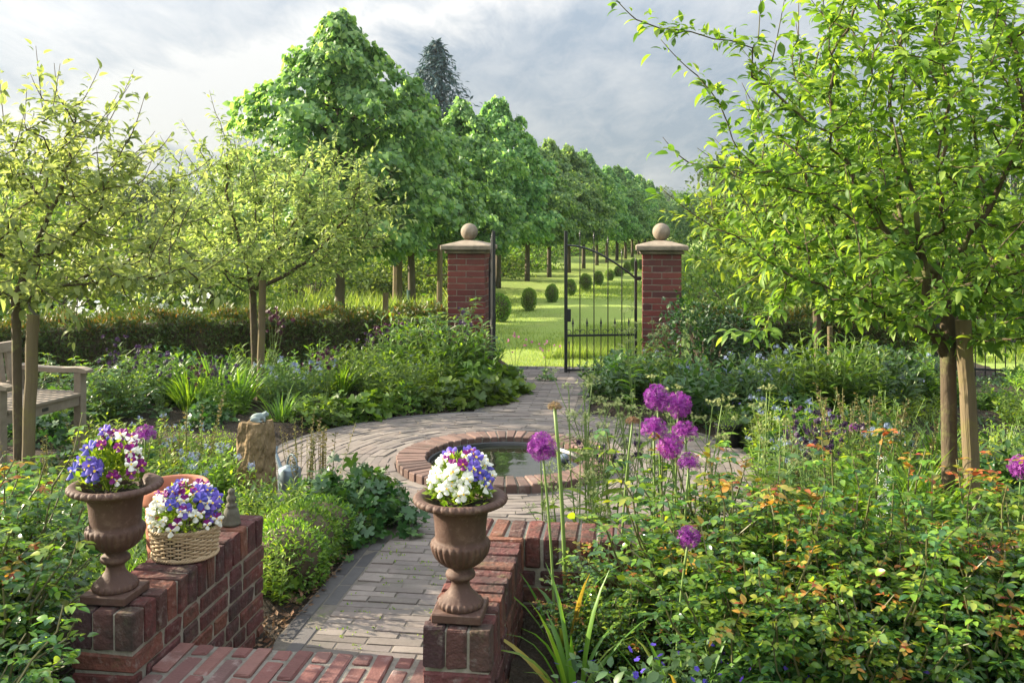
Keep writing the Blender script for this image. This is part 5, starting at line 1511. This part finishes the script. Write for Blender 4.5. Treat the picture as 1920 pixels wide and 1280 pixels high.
def allium(x, y, z0, px_head, zh, dia, label, seed, mat='allium', old=False, stem_r=.004, full=True):
    """stem from (x,y,z0) to a globe centred at height zh"""
    r = rs(seed); t = empty('allium', (x, y, z0)); tag(t, label, 'flower'); h = zh - z0; lx = px_head
    mb = MB(); q = np.linspace(0, 1, 8); tube(mb, np.stack([lx * q ** 2, .01 * np.sin(q * 3 + seed), h * q], 1), stem_r * (1.1 - .25 * q), 8); mb.build('stem', M['stem'], t, smooth=True)
    n = 260 if not old else 170; v = norm(r.normal(0, 1, (n, 3)));
    if not full: v = v[v[:, 2] > -.35]; 
    if old: v = v[v[:, 2] > -.5]
    n = len(v); R = dia / 2 * r.uniform(.82, 1.05, n); c = np.array([lx, .01 * math.sin(3 + seed), h]); p = c + v * R[:, None] * (np.array([1, 1, .62]) if old else 1)
    mb = MB(); fs = dia * (.165 if not old else .13)
    for rep in range(1 + old): scatter(mb, STAR, p - v * (rep * fs * .25), r.normal(0, 1, (n, 3)), v + r.normal(0, .25 + .2 * rep, (n, 3)), fs * r.uniform(.75, 1.15, n))
    scatter(mb, T_leaf(.06, 2, 0, 0), np.tile(c, (n, 1)), v, r.normal(0, 1, (n, 3)), R * .95)
    mb.build('flower_head', M['allium_old' if old else mat], t)
    return t

def variants(fn, k, *a, **kw):
    name, seed, rest = a[0], a[1], a[2:]
    return [Proto(fn(name, seed + i, *rest, **kw)) for i in range(k)]

K = {}
K['strap'] = variants(strap_plant, 2, 'strap_leaf_plant', 401, 110, .52, .014, .22, 1.5, 'strap')
K['strap_fine'] = variants(strap_plant, 2, 'bluebell_plant', 411, 90, .34, .009, .3, 1.5, 'mid')
K['iris'] = variants(strap_plant, 1, 'iris_plant', 421, 26, .5, .026, .14, .6, 'bluegreen', .05)
K['phlox'] = variants(leafy, 2, 'leafy_perennial', 431, 22, .52, .22, .10, 18, 'mid')
K['limey'] = variants(leafy, 2, 'leafy_perennial', 441, 26, .34, .24, .085, 12, 'lime')
K['tall_lime'] = variants(leafy, 2, 'leafy_perennial', 451, 24, .55, .16, .075, 20, 'lime', LEAF_LANCE)
K['peony'] = variants(leafy, 2, 'peony_plant', 461, 18, .42, .24, .12, 12, 'dark', T_leaf(.36, 4, .25, .3, .85))
K['bluestar'] = variants(leafy, 2, 'blue_star_plant', 471, 22, .46, .22, .08, 16, 'bluegreen', LEAF_LANCE, ('blue', STAR, .018, 12, .026, .42))
K['bluestar_lime'] = variants(leafy, 1, 'blue_star_plant', 476, 20, .40, .20, .08, 15, 'lime', LEAF_LANCE, ('blue', STAR, .018, 12, .026, .4))
K['cranesbill'] = variants(mound, 2, 'cranesbill_plant', 481, .25, .24, 300, .062, 'mid')
K['cranesbill_dark'] = variants(mound, 2, 'cranesbill_plant', 491, .26, .28, 320, .066, 'dark', PALM)
K['mantle'] = variants(mound, 2, 'lady_mantle_plant', 501, .24, .22, 150, .11, 'mid', T_palm(7, .18, 3, .5))
K['fine'] = variants(mound, 2, 'fine_leaved_plant', 511, .24, .24, 700, .03, 'lime', LEAF_LANCE)
K['violetmound'] = variants(mound, 1, 'catmint_plant', 521, .22, .2, 420, .034, 'bluegreen', LEAF_OVATE, ('violet', FLOWER5, .016, 50))
K['ground'] = variants(mound, 2, 'low_mint_plant', 531, .20, .15, 330, .036, 'bluegreen', LEAF_OVATE)
K['boxlow'] = [Proto(clipped('box_edging', 541 + i, .17, .14, 2600, .020, 'mid')) for i in range(2)]
K['wine'] = variants(columbine, 2, 'columbine_plant', 551, 6, .52, 'wine', .03)
K['plum'] = variants(columbine, 2, 'columbine_plant', 556, 6, .5, 'plum', .028)
K['pinkcol'] = variants(columbine, 1, 'columbine_plant', 561, 3, .42, 'pink', .022, 3)
K['spikes'] = variants(seed_spikes, 2, 'bluebell_seed_stalks', 566, 9, .42)
K['umbel'] = variants(umbel_plant, 3, 'valerian_plant', 571, 4, .62)
K['rose'] = variants(rose_bush, 4, 'rose_bush', 581, .55, .34, 32, .034)
K['rose_low'] = variants(rose_bush, 2, 'rose_bush', 591, .42, .30, 24, .034, False)
K['rose_grey'] = variants(rose_bush, 2, 'rose_bush', 596, .5, .3, 18, .034, False, 'bluegreen')

PR = rs(91)
CNT = {}
def plant(kind, x, y, s=1.0, label=None, group=None, z=0.0, sz=None):
    k = CNT.get(kind, 0); CNT[kind] = k + 1
    lst = K[kind]
    s = s * PR.uniform(.9, 1.1)
    return lst[k % len(lst)].put(x, y, z, PR.uniform(0, 6.28), (s, s, s * (sz or 1)), label, group, 'shrub' if kind.startswith(('rose', 'box')) else 'plant')

LOOK = {'strap': 'clump of arching yellow-green strap leaves', 'strap_fine': 'tuft of narrow green bluebell leaves', 'iris': 'fan of upright grey-green sword leaves', 'phlox': 'upright leafy green perennial',
    'limey': 'low lime-green leafy perennial', 'tall_lime': 'upright bright lime-green perennial', 'peony': 'dark green broad-leaved peony', 'bluestar': 'perennial with pale blue starry flower clusters', 'bluestar_lime': 'lime-leaved perennial with pale blue flower clusters',
    'cranesbill': 'rounded mound of lobed green leaves', 'cranesbill_dark': 'dark green mound of lobed leaves', 'mantle': 'mound of large rounded pleated leaves', 'fine': 'soft mound of fine yellow-green leaves', 'violetmound': 'low catmint with small violet flowers',
    'ground': 'low grey-green mint-like plant', 'boxlow': 'low small-leaved box edging plant', 'wine': 'columbine with dark wine-red flowers', 'plum': 'columbine with dusky purple flowers', 'pinkcol': 'slender columbine with pink flowers', 'spikes': 'tuft of brown-green seed stalks',
    'umbel': 'tall thin-stemmed plant with small greenish flower heads', 'rose': 'glossy rose bush with orange-red young shoots', 'rose_low': 'low dark glossy rose bush', 'rose_grey': 'grey-green glossy rose bush'}
def paved(x, y, m=.0):
    d = math.hypot(x - PC[0], y - PC[1]); r = x * CT - y * ST; a = x * ST + y * CT
    return d < 1.64 + m or (-1.27 - m < r < -.34 + m and a > 2.3)

def fill(where, n, xr, yr, kinds, ok, md=.16, smin=.8, smax=1.1, z=0.0, margin=.12):
    pts = []; tries = 0
    ks = [k for k, w in kinds for _ in range(w)]
    while len(pts) < n and tries < 6000:
        tries += 1
        x, y = PR.uniform(*xr), PR.uniform(*yr)
        pxx = 960 + F * x / y
        if (1320 < pxx < 1412 and 4.4 < y < 6.3) or (500 < pxx < 600 and 4.35 < y < 5.6): continue   # keep the pot and the watering can in view
        if paved(x, y, margin) or not ok(x, y): continue
        if any((x - p[0]) ** 2 + (y - p[1]) ** 2 < md * md for p in pts): continue
        pts.append((x, y)); k = ks[PR.randint(len(ks))]
        plant(k, x, y, PR.uniform(smin, smax), LOOK[k] + ' ' + where, LOOK[k] + ' ' + where, z)

def one(kind, px, D, s, where, z=0.0, sz=None):
    x, y, _ = at(px, D); return plant(kind, x, y, s, LOOK[kind] + ' ' + where, LOOK[kind] + ' ' + where, z, sz)

# --- back left bed, between yew hedge and paved circle
W = 'in the bed before the yew hedge'
for px, D, s in ((355, 7.2, 1.0), (405, 7.35, 1.15), (450, 7.2, 1.0), (640, 7.8, .8)): one('strap', px, D, s, W)
for px, D, s in ((300, 7.5, 1.05), (270, 7.9, 1.0), (530, 7.9, 1.0), (600, 8.2, 1.05), (690, 8.0, 1.1), (720, 7.7, 1.0), (650, 8.4, 1.1), (760, 8.3, 1.1), (480, 8.2, 1.0), (800, 7.9, 1.0), (850, 8.3, 1.0)): one('phlox', px, D, s, W)
for px, D, s in ((200, 6.7, 1.0), (235, 6.9, 1.05), (170, 7.1, 1.0)): one('rose_grey', px, D, s, W)
for px, D, s in ((800, 8.6, 1.45), (850, 8.75, 1.55), (780, 8.8, 1.3), (880, 8.7, 1.1)): one('rose_grey', px, D, s, 'beside the left gate pillar')
for px, D, s in ((560, 7.4, 1.05), (520, 7.5, 1.0), (590, 7.7, 1.0)): one('bluestar', px, D, s, W)
for px, D, s in ((610, 7.35, 1.0), (380, 7.0, .9), (510, 8.5, 1.35), (730, 8.7, 1.1)): one('wine', px, D, s, W)
for px, D, s in ((240, 7.0, 1.1), (300, 6.9, 1.0), (420, 6.9, .9), (700, 8.5, 1.1), (870, 8.5, 1.2)): one('plum', px, D, s, W)
for px, D, s in ((900, 8.2, 1.15), (940, 8.15, 1.0), (880, 7.9, 1.0), (920, 7.75, .85), (860, 7.65, .95)): one('mantle', px, D, s, 'spilling onto the path before the left gate pillar')
for px, D, s in ((610, 6.95, .8), (570, 6.85, .75), (650, 7.1, .8), (700, 7.3, .8), (760, 7.42, .85), (810, 7.5, .85)): one('cranesbill', px, D, s, 'along the far edge of the circle')
fill(W, 34, (-3.6, -.6), (6.3, 9.0), [('phlox', 4), ('limey', 2), ('peony', 2), ('cranesbill_dark', 3), ('bluestar', 1), ('strap_fine', 2), ('mantle', 1)], lambda x, y: y < 9.1 and x > -3.9 and x * CT - y * ST < -1.3, .26)
fill('around the garden seat', 14, (-4.2, -2.5), (5.0, 8.2), [('rose_grey', 2), ('cranesbill_dark', 3), ('rose_low', 2)], lambda x, y: not (-3.45 < x < -2.6 and 5.0 < y < 5.95), .3)
for px, D, s in ((790, 8.35, 1.45), (830, 8.15, 1.35), (865, 8.45, 1.5), (745, 8.6, 1.4), (890, 8.3, 1.2)): one('phlox', px, D, s, 'at the base of the left gate pillar')
# --- front left bed
W = 'in the bed left of the path'
fill(W, 46, (-2.75, -.9), (3.5, 6.1), [('limey', 7), ('fine', 2), ('tall_lime', 1), ('strap_fine', 3), ('cranesbill', 2), ('bluestar_lime', 1), ('spikes', 1)], lambda x, y: x * CT - y * ST < -1.42 and not (abs(x + 1.4) < .17 and abs(y - 4.95) < .2), .19, .65, .95)
for px, D, s in ((430, 4.9, .95), (400, 4.95, 1.0), (330, 5.0, 1.0)): one('bluestar_lime', px, D, s, 'beside the rough stone block')
for px, D, s in ((582, 5.0, .95), (605, 5.05, 1.05), (560, 5.4, .9), (345, 5.2, 1.1)): one('spikes', px, D, s, 'by the rough stone block')
for px, D, s in ((690, 4.42, .95), (640, 4.55, 1.05), (700, 4.6, .8), (610, 4.3, 1.0)): one('cranesbill_dark', px, D, s, 'at the corner of path and circle', 0.0)
for px, D, s in ((560, 3.95, 1.0), (600, 4.15, 1.0), (535, 3.75, .95), (645, 4.3, .8)): one('boxlow', px, D, s, 'along the dark path edging')
for px, D, s in ((512, 3.55, .66), (522, 3.68, .62), (500, 3.85, .7), (545, 4.2, .5), (500, 4.3, .7)): one('tall_lime', px, D, s, 'against the end of the low wall')
for px, D, s in ((490, 4.5, .7), (610, 4.6, .7)): one('peony', px, D, s, W)
for px, D, s in ((560, 4.35, .95), (600, 4.45, .9), (530, 4.15, .9), (575, 4.2, .85)): one('limey', px, D, s, 'behind the box edging')
# --- far left foreground, behind and beside the left wall
W = 'on the terrace left of the low wall'
for px, D, s in ((-20, 2.75, 1.0), (30, 3.0, .85), (-80, 2.5, 1.05), (-110, 2.9, 1.1)): one('rose', px, D, s, W, .2)
for px, D, s in ((-15, 2.45, .9), (-50, 2.25, .95), (-60, 3.2, 1.2), (50, 3.25, 1.1), (-80, 2.05, .9), (-100, 2.3, 1.1), (20, 2.65, .85)): one('rose_low', px, D, s, W, .2)
for px, D, s in ((50, 2.2, .9), (10, 2.05, .9), (80, 2.35, .7), (-40, 1.95, .9), (65, 2.5, .8)): one('ground', px, D, s, W, .2)
for px, D, s in ((230, 3.5, .9), (200, 3.8, .9), (290, 3.7, .9), (260, 4.2, .9), (330, 4.1, .9), (150, 4.0, 1.0)): one('strap_fine', px, D, s, 'behind the terracotta pot')
fill('on the outer left of the terrace', 16, (-3.9, -2.2), (1.3, 3.3), [('rose_low', 2), ('cranesbill_dark', 2), ('fine', 1)], lambda x, y: x < -.72 * y - .35, .3, .8, 1.1, .18)
fill('under the tall brown stake', 16, (-3.6, -1.9), (3.4, 5.0), [('rose_low', 3), ('fine', 2), ('cranesbill_dark', 2), ('strap_fine', 1), ('limey', 1)], lambda x, y: x * CT - y * ST < -2.1, .27, .8, 1.05)
# --- right bed
W = 'in the right-hand bed below the crab apple'
for px, D, s in ((1420, 7.6, 1.25), (1470, 7.4, 1.25), (1520, 7.5, 1.3), (1400, 7.1, 1.1), (1460, 6.9, 1.1)): one('bluestar', px, D, s, 'beside the dark evergreen bush')
for px, D, s in ((1560, 6.7, 1.6), (1535, 6.75, 1.55), (1590, 6.8, 1.5)): one('phlox', px, D, s, 'hiding the foot of the short stake')
for px, D, s in ((1580, 7.3, 1.35), (1630, 7.5, 1.35), (1690, 7.6, 1.35), (1610, 6.9, 1.2), (1660, 7.0, 1.2)): one('peony', px, D, s, 'before the dark yew hedge on the right')
for px, D, s in ((1730, 7.8, 1.1), (1780, 7.4, .9), (1850, 7.2, .65), (1900, 7.0, .6)): one('phlox', px, D, s, 'in front of the iron railing')
for px, D, s in ((1440, 5.9, .95), (1470, 6.0, 1.1), (1510, 5.8, 1.05), (1445, 5.4, .8)): one('bluestar_lime', px, D, s, 'near the black plastic pot')
for px, D, s in ((1366, 6.2, .55),): one('fine', px, D, s, 'growing in the black plastic pot', .15)
for px, D, s in ((1130, 7.9, .9), (1180, 7.8, 1.0), (1220, 7.6, 1.0), (1160, 8.4, 1.0), (1250, 7.9, 1.0), (1300, 7.5, 1.0), (1210, 8.5, 1.0), (1330, 7.1, .9)): one('peony', px, D, s, 'between the gate and the circle')
for px, D, s in ((1100, 4.1, 1.15), (1130, 4.0, 1.2), (1160, 4.1, 1.2), (1200, 4.0, 1.15), (1090, 3.75, 1.0), (1240, 4.15, 1.1), (1300, 4.2, 1.2), (1440, 4.3, 1.1), (1050, 3.7, .9), (1260, 7.3, 1.3), (1200, 7.2, 1.2)): one('umbel', px, D, s, 'rising between the pool and the rose bed')
for px, D, s in ((1150, 4.15, 1.1), (1230, 4.3, 1.0), (1510, 4.6, 1.0), (1560, 4.5, 1.0), (1540, 4.9, 1.0)): one('plum', px, D, s, W)
for px, D, s in ((1480, 5.0, 1.1), (1530, 4.7, 1.1), (1620, 4.9, 1.2), (1700, 4.9, 1.2), (1590, 5.4, 1.2), (1650, 5.6, 1.2)): one('spikes', px, D, s, W)
for px, D, s in ((1600, 4.2, 1.0), (1660, 4.0, 1.0), (1700, 4.4, 1.1), (1560, 4.1, .9), (1740, 4.2, 1.0)): one('strap', px, D, s, W)
fill('between the rose bed and the pool', 30, (-.15, 3.0), (3.38, 5.2), [('limey', 4), ('fine', 5), ('strap_fine', 3), ('tall_lime', 1), ('cranesbill', 2)], lambda x, y: x * ST + y * CT > 3.3 and math.hypot(x - 2.07, y - 4.3) > .15, .22, .75, 1.05)
fill(W, 60, (1.2, 5.2), (4.6, 8.6), [('limey', 3), ('phlox', 3), ('bluestar', 2), ('strap_fine', 2), ('cranesbill_dark', 3), ('peony', 2), ('fine', 2), ('violetmound', 1)], lambda x, y: x < .62 * y and not (x > .47 * y and y > 6.0) and math.hypot(x - 1.77, y - 8.35) > .4, .27, .8, 1.15)
fill('by the right gate pillar', 10, (.6, 1.6), (7.3, 9.2), [('peony', 2), ('cranesbill_dark', 2), ('mantle', 1)], lambda x, y: x * CT - y * ST > -.2, .25, .8, 1.0)
# --- rose bed in front
W = 'in the walled bed at the front'
rb = [(.16, 2.86), (.34, 2.9), (.30, 2.68)]
while len(rb) < 30:
    r0, a0 = PR.uniform(.1, 1.75), PR.uniform(2.42, 2.92)
    if r0 < .25 and a0 < 2.72: continue
    if all((r0 - p) ** 2 + (a0 - q) ** 2 < 9 and (r0 - p) ** 2 + (a0 - q) ** 2 > .15 ** 2 for p, q in rb): rb.append((r0, a0))
for i, (r0, a0) in enumerate(rb):
    x, y, _ = gw(r0, a0); s = .80 + .2 * (a0 - 2.4) / .5
    plant('rose', x, y, s, LOOK['rose'] + ' ' + W, LOOK['rose'] + ' ' + W, .2)
for i in range(30):
    r0, a0 = PR.uniform(-.2, 1.5), PR.uniform(2.08, 2.4); x, y, _ = gw(r0, a0)
    k = 'ground' if i % 3 else 'violetmound'; plant(k, x, y, PR.uniform(.8, 1.05) * (.6 if r0 < 0 else 1), LOOK[k] + ' under the roses', LOOK[k] + ' under the roses', .2)
for r0, a0, s in ((-.10, 2.86, .58), (-.02, 2.66, .5), (-.17, 2.72, .36)):
    x, y, _ = gw(r0, a0); plant('rose', x, y, s, LOOK['rose'] + ' ' + W, LOOK['rose'] + ' ' + W, .2)
for px, D, s in ((1080, 3.5, .95), (1040, 3.62, .8), (1120, 3.42, 1.0), (1160, 3.55, 1.0), (1210, 3.45, 1.05)): one('limey', px, D, s, 'just behind the corner of the front wall')
for px, D, s in ((1060, 3.45, .8), (1140, 3.7, .9), (1100, 3.8, .8)): one('fine', px, D, s, 'just behind the corner of the front wall')
for i in range(16):
    x, y, _ = at(PR.uniform(1790, 1990), PR.uniform(6.3, 8.7)); k = ('ground', 'cranesbill', 'limey')[i % 3]
    plant(k, x, y, PR.uniform(.7, 1.0), LOOK[k] + ' at the foot of the iron railing', LOOK[k] + ' at the foot of the iron railing')
# yellowing iris blades by the right wall
def blade_clump(px, D, z, seed, n, label):
    x, y, _ = at(px, D); t = empty('iris_plant', (x, y, z)); tag(t, label, 'plant'); r = rs(seed)
    mb = MB(); blades_into(mb, r, n, .03, .38, .016, .32, 1.1); mb.build('foliage', M['strap'], t, smooth=True)
    mb = MB(); blades_into(mb, r, max(3, n // 3), .03, .40, .015, .5, 1.3); mb.build('yellowing_leaves', M['strap_yellow'], t, smooth=True)
blade_clump(1075, 2.48, .2, 611, 12, 'iris clump with yellowing tips beside the right wall')
blade_clump(1060, 2.75, .2, 612, 9, 'iris clump with arching leaves in the wall corner')
blade_clump(1285, 2.3, .2, 613, 11, 'iris clump of pale arching leaves under the front of the roses')
# white camassia spire
def camassia(px, D, z, h):
    x, y, _ = at(px, D); t = empty('camassia', (x, y, z)); tag(t, 'white starry camassia spire near the stake of the large crab apple', 'flower'); r = rs(5)
    mb = MB(); tube(mb, [(0, 0, 0), (0, 0, h)], [.005, .003], 5); mb.build('stem', M['stem'], t)
    n = 26; q = np.linspace(.55, 1, n); a = np.arange(n) * 2.4; v = np.stack([np.cos(a), np.sin(a), .25 + 0 * a], 1); p = np.stack([.03 * np.cos(a) * (1.2 - q), .03 * np.sin(a) * (1.2 - q), h * q], 1) + v * .012
    mb = MB(); scatter(mb, T_flower(6, .22, .3), p, r.normal(0, 1, (n, 3)), v, .062 * (1.25 - q * .9)); mb.build('blossoms', M['white'], t)
camassia(1657, 3.5, .0, .62)

# alliums
def al(px, py, D, z0, dia_px, label, seed, **kw):
    x, y, z = at(px, D, py); lean = rs(seed).uniform(-.05, .05); allium(x - lean, y, z0, lean, z, dia_px / F * D, label, seed, **kw)
al(1016, 838, 2.75, .2, 54, 'purple allium globe in front of the round pool', 701)
al(1040, 763, 2.9, .2, 28, 'tall allium with a small brown unopened head', 702, old=True, stem_r=.0065)
al(1187, 790, 3.0, .2, 26, 'allium gone over with a small faded head', 703, old=True)
al(1232, 745, 2.95, .2, 50, 'upper left of the paired purple alliums above the roses', 704)
al(1271, 758, 3.0, .2, 48, 'right of the paired purple alliums above the roses', 705)
al(1225, 805, 2.9, .2, 48, 'purple allium below the pair, nearest to the pool', 706, full=False)
al(1284, 813, 2.95, .2, 48, 'purple allium below the pair, nearest to the black pot', 707, full=False)
al(1257, 838, 2.85, .2, 46, 'deep purple allium, lower middle of the cluster', 708)
al(1293, 871, 2.8, .2, 42, 'pale purple allium lowest of the cluster', 709, full=False)
al(1292, 1007, 2.45, .2, 42, 'dark purple allium sunk among the rose leaves', 710)
al(273, 816, 4.3, .0, 40, 'purple allium above the left urn rim behind the viola', 711, full=False)
al(1912, 874, 3.6, .0, 44, 'purple allium at the right edge beyond the mossy stake', 712)
al(1601, 803, 5.3, .0, 20, 'small faded pink allium amid seed stalks', 713, full=False)
for i, (px, D, s) in enumerate(((965, 8.9, 1.1), (1022, 8.85, .9))):
    one('pinkcol', px, D, s, 'in the open gateway')
for L_ in K.values():          # drop kinds that found no place
    for p in L_:
        if not p.used:
            for c, sub in p.ch:
                for d, _ in sub: bpy.data.objects.remove(d)
                bpy.data.objects.remove(c)
            bpy.data.objects.remove(p.root)

# moss in the joints of the path, leaf litter on the soil beside it
def litter():
    r = rs(801); mb = MB(); n = 170
    a = r.uniform(2.6, 4.6, n); q = r.uniform(-1.13, -.45, n); p = np.stack([q, a, np.full(n, .026)], 1)
    p = np.repeat(p, 7, 0) + np.stack([r.normal(0, .010, n * 7), r.normal(0, .006, n * 7), np.zeros(n * 7)], 1); p = to_world(p)
    d = r.normal(0, 1, p.shape); d[:, 2] = np.abs(d[:, 2]) + .2
    scatter(mb, T_leaf(.5, 2, .2, .2), p, d, r.normal(0, 1, p.shape) + (0, 0, 1), r.uniform(.006, .015, len(p)))
    tag(mb.build('moss', M['lime']), kind='stuff')
    mb = MB(); n = 900
    a = r.uniform(2.8, 4.7, n); q = -1.27 - np.abs(r.normal(0, .09, n)) + .02; p = to_world(np.stack([q, a, r.uniform(.03, .07, n)], 1)); p[:, 2] = np.where(q > -1.26, .034, p[:, 2])
    d = r.normal(0, 1, p.shape); d[:, 2] *= .25
    scatter(mb, T_leaf(.5, 2, .3, -.3), p, d, r.normal(0, .4, p.shape) + (0, 0, 1), r.uniform(.012, .032, n))
    tag(mb.build('leaf_litter', M['litter']), kind='stuff')
    mb = MB(); n = 130; th = r.uniform(0, 6.28, n); R = r.uniform(.75, 1.55, n); p = np.stack([PC[0] + R * np.cos(th), PC[1] + R * np.sin(th), np.full(n, .034)], 1)
    d = r.normal(0, 1, p.shape); d[:, 2] *= .1; scatter(mb, T_leaf(.6, 2, .3, -.2), p, d, r.normal(0, .2, p.shape) + (0, 0, 1), r.uniform(.008, .018, n))
    tag(mb.build('fallen_petals', M['fallen']), kind='stuff')
M['litter'] = leaf_mat('dry_leaf', [(.05, .03, .018), (.12, .075, .045), (.22, .15, .09), (.16, .08, .045)], .2, (1.3, 1.2, .8), .8, .2, .05)
M['fallen'] = leaf_mat('fallen_petal', [(.30, .20, .12), (.55, .45, .40), (.40, .30, .15)], .2, (1.1, 1.1, 1), .8, .2, .05)
litter()

# ------------------------------------------------------------------ haze
def haze():
    m, nt, N, L = new_mat('haze_air'); out = N('ShaderNodeOutputMaterial'); v = N('ShaderNodeVolumePrincipled')
    v.inputs['Color'].default_value = (.72, .85, 1.0, 1); v.inputs['Density'].default_value = .00045; v.inputs['Anisotropy'].default_value = .25
    L(v.outputs[0], out.inputs['Volume'])
    mb = MB(); box(mb, (-246, -46, -1.2), (246, 236, 13.5), .001); o = mb.build('haze', m); tag(o, kind='stuff')
haze()
